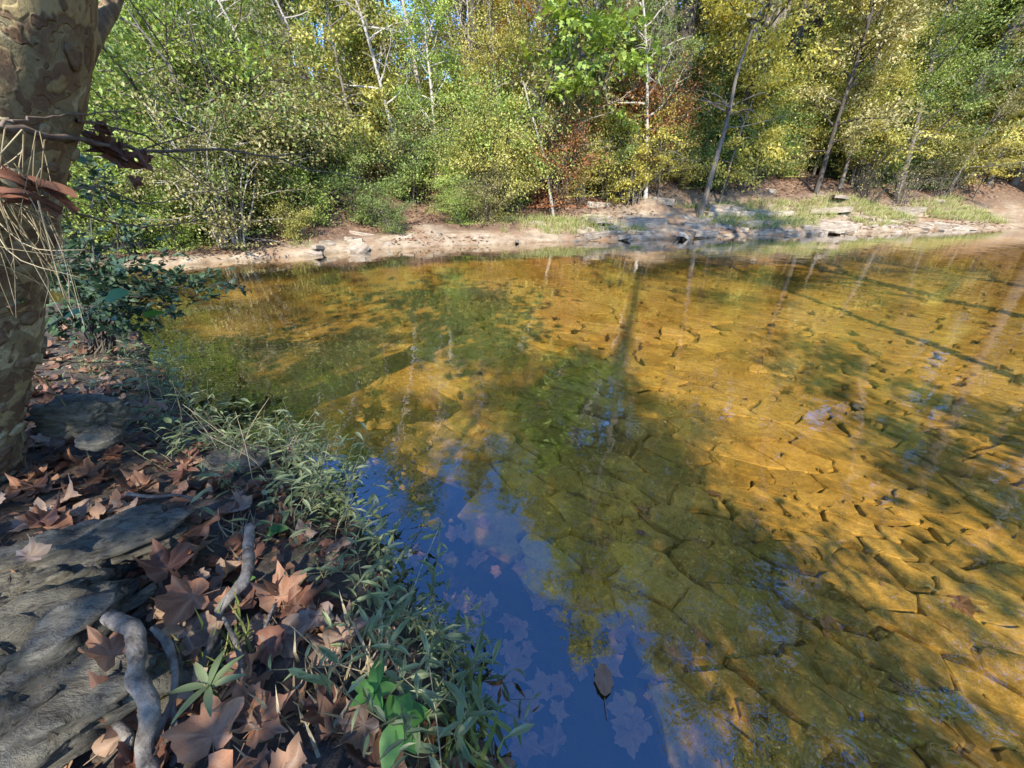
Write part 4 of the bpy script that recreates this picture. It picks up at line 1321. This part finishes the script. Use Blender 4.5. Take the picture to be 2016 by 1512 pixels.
# ---- roots and sticks
def root(name, pix, rads, label, cat='root', mat='root', n=70, sides=18, knot=None, rough=.36):
    P = np.array([at(a, b, c) for a, b, c in pix])
    L = spline(P, n)
    R = np.interp(np.linspace(0, 1, n), np.linspace(0, 1, len(rads)), rads)
    Vv, F = tube(L, R, sides, True)
    m = n * sides
    cc = np.repeat(L, sides, 0)
    dn = Vv[:m] - cc
    Vv[:m] = cc + dn * (1 + rough * 2 * (fbm(Vv[:m, 0] * 30, Vv[:m, 1] * 30, Vv[:m, 2] * 30, 3) - .5) + .12 * (fbm(Vv[:m, 0] * 90, Vv[:m, 1] * 90, Vv[:m, 2] * 90, 2) - .5))[:, None]
    o = L[0]
    return link(name, mesh_of(name, Vv - o, F, M[mat]), None, o, label=label, cat=cat)
root('thick_root', [(190, 1195, .36), (225, 1222, .385), (262, 1240, .385), (270, 1290, .365), (266, 1330, .35), (290, 1375, .33), (296, 1420, .30), (284, 1462, .275), (292, 1510, .25), (312, 1580, .20)], [.012, .019, .0155, .018, .0165, .018], 'thick pale root bending down over the edge of the rock')
kr = root('knotted_root', [(492, 1035, .29), (488, 1085, .28), (487, 1130, .275), (455, 1172, .265), (430, 1205, .25), (424, 1245, .24), (408, 1285, .235), (385, 1340, .225), (362, 1410, .215), (345, 1490, .20), (325, 1570, .15)], [.0145, .0165, .017, .0145, .0125, .0115, .0105, .0095, .008, .007], 'grey knotted root stub with an eye-shaped scar')
kp = at(489, 1078, .294)
mb = MB()
a = np.linspace(0, 2 * math.pi, 20, endpoint=False)
ring = np.c_[np.cos(a) * .006, np.sin(a) * .012, np.zeros(20)]
ringp = np.vstack([ring, ring[:1]])
mb.add(*tube(ringp, .0028, 6))
link('knot_rim', mb.mesh('knot_rim', M['root']), kr, tuple(kp - np.array(kr.location)), (-.9, -.35, -.2))
mb = MB()
disc = np.vstack([ring * .75, [[0, 0, -.004]]])
mb.add(disc, [np.stack([np.arange(20), (np.arange(20) + 1) % 20, np.full(20, 20)], 1)])
link('knot_hollow', mb.mesh('knot_hollow', M['darkbark']), kr, tuple(kp - np.array(kr.location)), (-.9, -.35, -.2))
root('curled_root', [(205, 1425, .25), (235, 1430, .27), (252, 1455, .26), (250, 1490, .22), (235, 1530, .18)], [.008, .010, .011, .009, .008], 'short curled grey root below the thick pale root')
root('side_root', [(235, 1315, .30), (205, 1355, .28), (165, 1385, .25), (130, 1400, .22)], [.011, .010, .008, .005], 'grey side root creeping under the rock')
for pix, rads in [([(300, 1235, .33), (330, 1270, .31), (345, 1330, .28), (340, 1400, .25), (365, 1500, .2)], [.006, .009, .008, .007, .005]), ([(440, 1215, .26), (470, 1280, .235), (480, 1350, .215), (520, 1430, .19)], [.004, .007, .006, .004]), ([(540, 1190, .2), (520, 1250, .21), (530, 1310, .2), (510, 1370, .19)], [.004, .007, .006, .004]), ([(640, 1150, .12), (650, 1200, .14), (690, 1250, .13)], [.005, .006, .004]), ([(595, 1265, .16), (560, 1320, .16), (530, 1370, .15), (505, 1415, .13)], [.006, .008, .007, .005]), ([(590, 1290, .16), (575, 1340, .15), (545, 1385, .14)], [.007, .007, .004]), ([(585, 1230, .17), (597, 1275, .17), (590, 1310, .15)], [.005, .007, .006]),
                  ([(440, 1260, .22), (410, 1300, .2), (380, 1355, .18)], [.006, .007, .005]), ([(350, 1250, .27), (330, 1300, .24), (320, 1350, .2)], [.005, .006, .004])]:
    root('thin_root', pix, rads, 'thin grey root exposed on the eroded bank soil').__setitem__('group', 'thin exposed roots')
root('grey_stick', [(505, 1492, .16), (560, 1490, .165), (620, 1498, .16), (690, 1502, .15)], [.009, .008, .007, .005], 'crooked grey stick lying flat below the weeds', 'stick', 'root')
root('leaning_stick', [(300, 1470, .24), (330, 1400, .26), (350, 1340, .27)], [.006, .006, .004], 'slim stick leaning against the thick pale root', 'stick', 'twig')
root('litter_stick', [(250, 972, .36), (300, 978, .37), (350, 975, .36), (390, 985, .35)], [.006, .006, .005, .003], 'thin stick lying across the upper leaf litter', 'stick', 'twig')
root('driftwood', [(610, 968, .05), (635, 990, .06), (655, 1010, .05)], [.008, .012, .006], 'short pale driftwood piece at the blue water edge', 'stick', 'root')
root('forked_twig', [(680, 1175, .1), (695, 1220, .12), (705, 1260, .12), (760, 1290, .1)], [.006, .006, .005, .003], 'dark curved twig at the water edge', 'stick', 'twig')

# ---- debris and twigs caught on the sycamore
db = link('flood_debris', None, None, at_y(40, 360, 1.15), label='tangle of dry straw and rust bark caught on the sycamore trunk', cat='debris')
o1 = np.array(db.location)
mb = MB()
for k in range(46):
    s0 = at_y(r5.uniform(-60, 90), r5.uniform(250, 430), r5.uniform(1.06, 1.2))
    if k < 40:
        e0 = at_y(r5.uniform(20, 170), r5.uniform(430, 640), r5.uniform(1.08, 1.3))
    else:
        e0 = at_y(r5.uniform(-60, 190), r5.uniform(330, 440), r5.uniform(1.06, 1.3))
    md = (s0 + e0) / 2 + r5.normal(0, .05, 3)
    mb.add(*tube(spline([s0, md, e0], 8) - o1, np.linspace(r5.uniform(.0012, .0024), .0008, 8), 4), r5.random())
link('straw', mb.mesh('straw', M['straw']), db, kind='stuff')
for k in range(7):
    c = at_y(r5.uniform(0, 110), r5.uniform(335, 420), r5.uniform(1.08, 1.14))
    L = r5.uniform(.025, .06)
    u, v = np.meshgrid(np.linspace(-1, 1, 9), np.linspace(-1, 1, 5))
    jag = 1 + .2 * vnoise(u * 3 + k, v * 3, 1)
    P = np.stack([u * L * jag, v * .011 * jag, .014 * v ** 2 - .02 * u ** 2 + .008 * vnoise(u * 4, v * 4, k)], -1).reshape(-1, 3)
    i = (np.arange(4)[:, None] * 9 + np.arange(8)[None]).ravel()
    mb = MB(); mb.add(P, [np.stack([i, i + 1, i + 10, i + 9], 1)])
    ob = link('bark_strip', mb.mesh('bark_strip', M['fallen_rust' if k % 3 == 0 else 'fallen_dark']), db, tuple(c - o1), (r5.normal(.8, .3), r5.normal(.45, .3), r5.normal(.4, .3)))

def branch(name, pix, r0, r1_, label, side=4, mat='twig', cat='branch'):
    P = np.array([at_y(*q) for q in pix])
    L = spline(P, 24)
    o = L[0]
    mb = MB()
    L[1:-1] += r5.normal(0, .003, (22, 3))
    mb.add(*tube(L - o, np.linspace(r0, r1_, 24), 6))
    b = link(name, None, None, o, label=label, cat=cat)
    link('stem', mb.mesh('branch_stem', M[mat]), b)
    for k in range(side):
        i = r5.integers(5, 22)
        d = unit(L[i + 1] - L[i])
        e = L[i] + d * r5.uniform(.1, .25) + r5.normal(0, .09, 3)
        mb = MB()
        mb.add(*tube(spline([L[i], (L[i] + e) / 2 + r5.normal(0, .015, 3), e], 5) - o, np.linspace(r1_ * 1.2, .0008, 5), 4))
        link('side_twig', mb.mesh('side_twig', M[mat]), b)
    return b, L
b1, L1 = branch('dead_branch', [(-20, 246, 1.1), (70, 262, 1.2), (150, 275, 1.32), (240, 288, 1.5), (320, 296, 1.65), (450, 297, 1.9), (540, 310, 2.1), (620, 336, 2.3), (720, 352, 2.55)], .0095, .002, 'long dead branch reaching over the creek with withered leaves hanging from it', 5)
b2, L2 = branch('dead_branch', [(150, 238, 1.3), (200, 245, 1.5), (280, 265, 1.7), (330, 300, 1.8), (400, 360, 1.95), (480, 410, 2.1)], .004, .0015, 'thin bare branch curving down behind the withered leaf clump', 5)
branch('dead_branch', [(130, 375, 1.3), (200, 370, 1.5), (270, 398, 1.6), (330, 395, 1.75), (390, 378, 1.9), (455, 375, 2.0)], .004, .0012, 'thin dark branch with a shallow bend above the bushy shrub', 3)
branch('dead_branch', [(150, 420, 1.3), (240, 442, 1.5), (330, 445, 1.7), (400, 430, 1.9), (440, 410, 2.0)], .0035, .0012, 'thin dark branch curving up at its tip over the dark shrub', 3)
branch('dead_branch', [(-10, 250, 1.05), (60, 235, 1.15), (165, 222, 1.35), (280, 215, 1.6)], .004, .0012, 'short thin branch crossing the sycamore trunk', 2)
branch('straw_stem', [(-20, 702, 1.2), (100, 710, 1.4), (200, 713, 1.6), (290, 705, 1.75)], .003, .002, 'pale dry stem stretching level past the trunk base', 0, 'stem', 'stem')
branch('straw_stem', [(-10, 708, 1.2), (70, 735, 1.3), (110, 775, 1.35), (150, 830, 1.4), (180, 915, 1.4)], .003, .002, 'pale dry stem drooping to the leaf litter', 0, 'stem', 'stem')
branch('broken_reed', [(190, 508, 1.6), (215, 485, 1.6), (238, 462, 1.6)], .003, .003, 'short straight yellow reed piece caught in the branches', 0, 'straw', 'reed')
def withered(parent, L, i, n, drop, sc):
    for k in range(n):
        p = L[i] + np.array([r5.normal(0, .025), r5.normal(0, .02), -r5.uniform(0, drop)]) - L[0]
        s = sc * r5.uniform(.7, 1.2)
        link('withered_leaf', LEAFM[[3, 5, 7][k % 3]], parent, tuple(p), tuple(r5.uniform(-1.5, 1.5, 3)), (s * .8, s, s * 1.1), M['fallen_dark'])
withered(b1, L1, 8, 7, .05, .06)
withered(b1, L1, 9, 4, .13, .045)
withered(b2, L2, 5, 4, .08, .045)

# ---- dark shrub behind the sycamore
r7 = np.random.default_rng(70)
sb = np.array([-3.15, 2.75, .28])
mb, lf = MB(), MB()
tips = [(480, 565, 3.3), (430, 560, 3.1), (400, 590, 3.0), (340, 600, 2.8), (300, 640, 2.7), (260, 660, 2.6), (390, 545, 3.2), (330, 540, 3.2), (270, 520, 3.0), (220, 500, 2.9), (200, 560, 2.8), (160, 600, 2.6), (150, 500, 3.0), (180, 440, 3.2), (130, 540, 3.0), (240, 600, 2.6), (290, 575, 2.9), (350, 570, 3.0), (200, 640, 2.5), (150, 660, 2.5), (170, 340, 3.2), (200, 330, 3.3), (230, 470, 3.2), (120, 460, 3.1)]
for (a, b, Y) in tips:
    e = at_y(a, b, Y)
    md = (sb + e) / 2 + np.array([r7.normal(0, .1), r7.normal(0, .1), .18])
    pts = spline([sb + r7.normal(0, .04, 3) * [1, 1, 0] + [0, 0, -.1], md, e], 12)
    mb.add(*tube(pts - sb, np.linspace(.008, .0015, 12), 4))
    for j in range(7):
        i = r7.integers(4, 12)
        q = pts[i]
        t_ = q + r7.normal(0, .16, 3) * [1, 1, .55]
        mb.add(*tube([q - sb, t_ - sb], [.0025, .001], 3))
        n = 15
        u = r7.uniform(0, 1.05, n)[:, None]
        leaves(lf, q + (t_ - q) * u - sb + r7.normal(0, .012, (n, 3)), (t_ - q) + r7.normal(0, .09, (n, 3)), r7.normal(0, .5, (n, 3)) + [0, 0, 1], r7.uniform(.035, .07, n), 'oval', r7.random(n))
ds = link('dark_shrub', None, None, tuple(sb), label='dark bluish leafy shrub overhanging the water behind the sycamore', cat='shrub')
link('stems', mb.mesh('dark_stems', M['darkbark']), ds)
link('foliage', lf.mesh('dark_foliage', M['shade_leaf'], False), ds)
vn = link('climbing_vine', None, None, at_y(100, 640, 1.55), label='vine with a few broad green leaves beside the trunk', cat='vine')
o2 = np.array(vn.location)
mb = MB(); mb.add(*tube(spline([at_y(60, 700, 1.5), at_y(100, 640, 1.55), at_y(170, 610, 1.65), at_y(250, 600, 1.7)], 12) - o2, np.linspace(.003, .0015, 12), 4))
link('stem', mb.mesh('vine_stem', M['stem']), vn)
for (a, b, Y, s, rz, ry) in [(205, 590, 1.62, .10, -1.1, .5), (125, 625, 1.55, .085, -1.3, .3), (30, 600, 1.25, .06, -1.8, .4), (285, 625, 1.72, .09, -1.4, -.5)]:
    mb = MB(); leaves(mb, [[0, 0, 0]], [[0, 1, 0]], [[0, 0, 1]], [1.0], 'oval', [.5])
    link('leaf', mb.mesh('vine_leaf', M['vine'], True), vn, tuple(at_y(a, b, Y) - o2), (.35, ry, rz), (s * 1.5, s, s))

# ---- weeds, grass and leafy plants of the near shore
def gen_weed(seed, h, nlf, ll, kind='lance', side=3):
    r = np.random.default_rng(seed)
    st, lf = MB(), MB()
    stems = [([0, 0, -.02], [r.normal(0, .06) * 2, r.normal(0, .06) * 2, h], .0022)]
    for k in range(side):
        z = h * r.uniform(.1, .6)
        a = r.uniform(0, 6.28)
        stems.append(([0, 0, z], [math.cos(a) * h * .4, math.sin(a) * h * .4, z + h * r.uniform(.2, .45)], .0015))
    for b, e, rr_ in stems:
        b, e = np.array(b, float), np.array(e, float)
        pts = spline([b, (b + e) / 2 + r.normal(0, .06, 3) * h * [1, 1, .2], e], 8)
        st.add(*tube(pts, np.linspace(rr_, .0007, 8), 4))
        n = int(nlf * (1 if rr_ > .002 else .55))
        u = np.linspace(.15, 1, n)
        P = np.array([pts[min(int(q * 7), 7)] + (pts[min(int(q * 7) + 1, 7)] - pts[min(int(q * 7), 7)]) * (q * 7 % 1) for q in u])
        a = np.arange(n) * 2.4 + r.uniform(0, 6)
        D = np.c_[np.cos(a), np.sin(a), r.uniform(-.2, .6, n)]
        leaves(lf, P, D, np.c_[r.normal(0, .3, (n, 2)), np.ones(n)], ll * r.uniform(.5, 1.15, n), kind, r.random(n))
    return st.mesh('weed_stem', M['stem']), lf.mesh('weed_leaves', M['weed'], False)
WEED = [gen_weed(200, .30, 11, .075), gen_weed(201, .38, 13, .07), gen_weed(202, .24, 9, .065), gen_weed(203, .32, 12, .06, 'lance', 5), gen_weed(204, .18, 8, .05, 'oval', 3), gen_weed(205, .42, 10, .06, 'lance', 2)]
WL = ['bushy narrow-leaved grey-green weed %s', 'tall narrow-leaved grey-green weed %s', 'short narrow-leaved weed %s', 'many-branched narrow-leaved weed %s', 'small round-leaved weed %s', 'lanky sparse narrow-leaved weed %s']
def weed(i, x, y, s, rz):
    o = link('shore_weed', None, None, (x, y, bank_z(x, y)), (r7.normal(0, .16), r7.normal(0, .16), rz), (s, s, s), label=WL[i] % near_spot(x, y), cat='weed', group='round-leaved weeds on the bank' if i == 4 else 'narrow-leaved weeds along the water')
    link('stem', WEED[i][0], o)
    link('leaves', WEED[i][1], o)
nw = 0
while nw < 98:
    x = r7.uniform(-2.6, -.04)
    off = abs(r7.normal(.03, .2)) - .09
    y = float(near_y(x)) - off
    if not in_view(x, y, .1, 120) or (x < -1.2 and r7.random() < .55):
        continue
    weed([0, 1, 2, 3, 4, 5][r7.integers(0, 6)], x, y, r7.uniform(.6, 1.15), r7.uniform(0, 6.28))
    nw += 1
for k in range(20):
    x = r7.uniform(-3.3, -1.15)
    y = float(near_y(x)) - abs(r7.normal(.05, .22))
    weed([0, 1, 3, 5, 2, 3][k % 6], x, y, r7.uniform(.55, 1.05), r7.uniform(0, 6.28))
def tuft(name, px, py, z, n, h, mat, label, sp=.03, tilt=.5):
    p = at(px, py, z)
    mb = MB()
    a = r7.uniform(0, 6.28, n)
    leaves(mb, np.c_[r7.normal(0, sp, (n, 2)), np.full(n, -.01)], np.c_[np.cos(a) * r7.uniform(0, 1, n) * tilt, np.sin(a) * r7.uniform(0, 1, n) * tilt, np.ones(n)], np.c_[np.cos(a), np.sin(a), np.zeros(n) + .1], h * r7.uniform(.5, 1.1, n), 'blade', r7.random(n))
    return link(name, mb.mesh(name, M[mat], False), None, (p[0], p[1], bank_z(p[0], p[1])), label=label, cat='grass', kind='stuff')
tuft('grass_tuft', 420, 1300, .2, 60, .14, 'grass', 'flattened pale green grass tuft beside the knotted root', .04, 2.5)
tuft('grass_tuft', 450, 1030, .25, 70, .12, 'straw', 'dry grass tuft above the knotted root stub', .05, 2.5)
tuft('grass_tuft', 900, 1480, .08, 60, .22, 'grass', 'upright green grass clump at the water edge beside the broad leaves', .05, .7)
tuft('grass_tuft', 620, 1430, .14, 60, .16, 'straw', 'straggly dry grass clump between thin roots and broad leaves', .07, 1.2)
tuft('grass_tuft', 700, 1340, .12, 60, .16, 'straw', 'straggly dry grass clump close to the water edge', .07, 1.2)
for i in range(32):
    x = r7.uniform(-2.4, -.1)
    y = float(near_y(x)) - r7.uniform(.0, .3)
    s0 = np.array([x, y, bank_z(x, y)])
    e = s0 + np.array([r7.normal(0, .12), r7.normal(0, .1), r7.uniform(.18, .4)])
    mb = MB(); mb.add(*tube(spline([[0, 0, -.01], (e - s0) * .5 + r7.normal(0, .02, 3), e - s0], 8), np.linspace(.0022, .001, 8), 4), r7.random())
    link('dry_stalk', mb.mesh('dry_stalk', M['straw']), None, tuple(s0), label='thin dry straw-coloured stalk rising from the near bank weeds', cat='stalk', group='dry stalks among the weeds')
def rosette(name, px, py, z, h, lv, mat, label):
    p = at(px, py, z)
    z0 = bank_z(p[0], p[1])
    o = link(name, None, None, (p[0], p[1], z0), label=label, cat='plant')
    mb = MB(); mb.add(*tube([[0, 0, -.02], [.005, 0, h * .5], [0, 0, h]], [.003, .0028, .002], 5))
    link('stem', mb.mesh('plant_stem', M['vine']), o)
    for (az, ln, wd, el) in lv:
        n = 7
        t = np.linspace(0, 1, n)
        wv = wd * np.sin(np.pi * np.clip(t, .04, .985) ** .8) + .001
        L = np.c_[t * ln * math.cos(el), np.zeros(n), t * ln * math.sin(el) - .35 * ln * t ** 2]
        Vv = np.vstack([L + np.c_[np.zeros(n), wv, wv * .25], L, L - np.c_[np.zeros(n), wv, -wv * .25]])
        i = np.arange(n - 1)
        F = np.vstack([np.stack([i, i + 1, n + i + 1, n + i], 1), np.stack([n + i, n + i + 1, 2 * n + i + 1, 2 * n + i], 1)])
        mb = MB(); mb.add(Vv, [F], r7.random())
        link('leaf', mb.mesh('plant_leaf', M[mat]), o, (0, 0, h - r7.uniform(0, .01)), (0, 0, az))
rosette('whorled_plant', 752, 1420, .13, .10, [(a + r7.normal(0, .15), l, w, .4) for a, l, w in [(1.6, .085, .017), (.2, .06, .014), (2.9, .065, .014), (3.9, .055, .012), (5.3, .055, .012), (.9, .05, .011)]], 'vine', 'plant with a whorl of pointed fresh green leaves near the water')
rosette('broadleaf_plant', 800, 1475, .11, .09, [(.3, .07, .024, .2), (2.2, .065, .022, .4), (4.5, .08, .026, -.2), (5.5, .065, .022, 0), (1.3, .06, .022, .5)], 'vine', 'low plant with broad oval fresh green leaves')
rosette('willow_leaf_plant', 440, 1395, .2, .08, [(a, .085, .0075, .45) for a in (.3, 1.0, 1.7, 2.5, 3.4, 4.4, 5.4)], 'weed', 'plant with long narrow drooping leaves between fallen leaves')
rosette('vine_sprig', 465, 1120, .25, .03, [(a, .04, .014, .5) for a in (.5, 1.9, 3.0, 4.6)], 'vine', 'small green sprig beside the knotted root')
rosette('vine_sprig', 545, 1040, .2, .05, [(a, .045, .015, .5) for a in (.2, 1.5, 2.8, 4.2)], 'vine', 'small three-leaved green sprig on a rust leaf above the water')
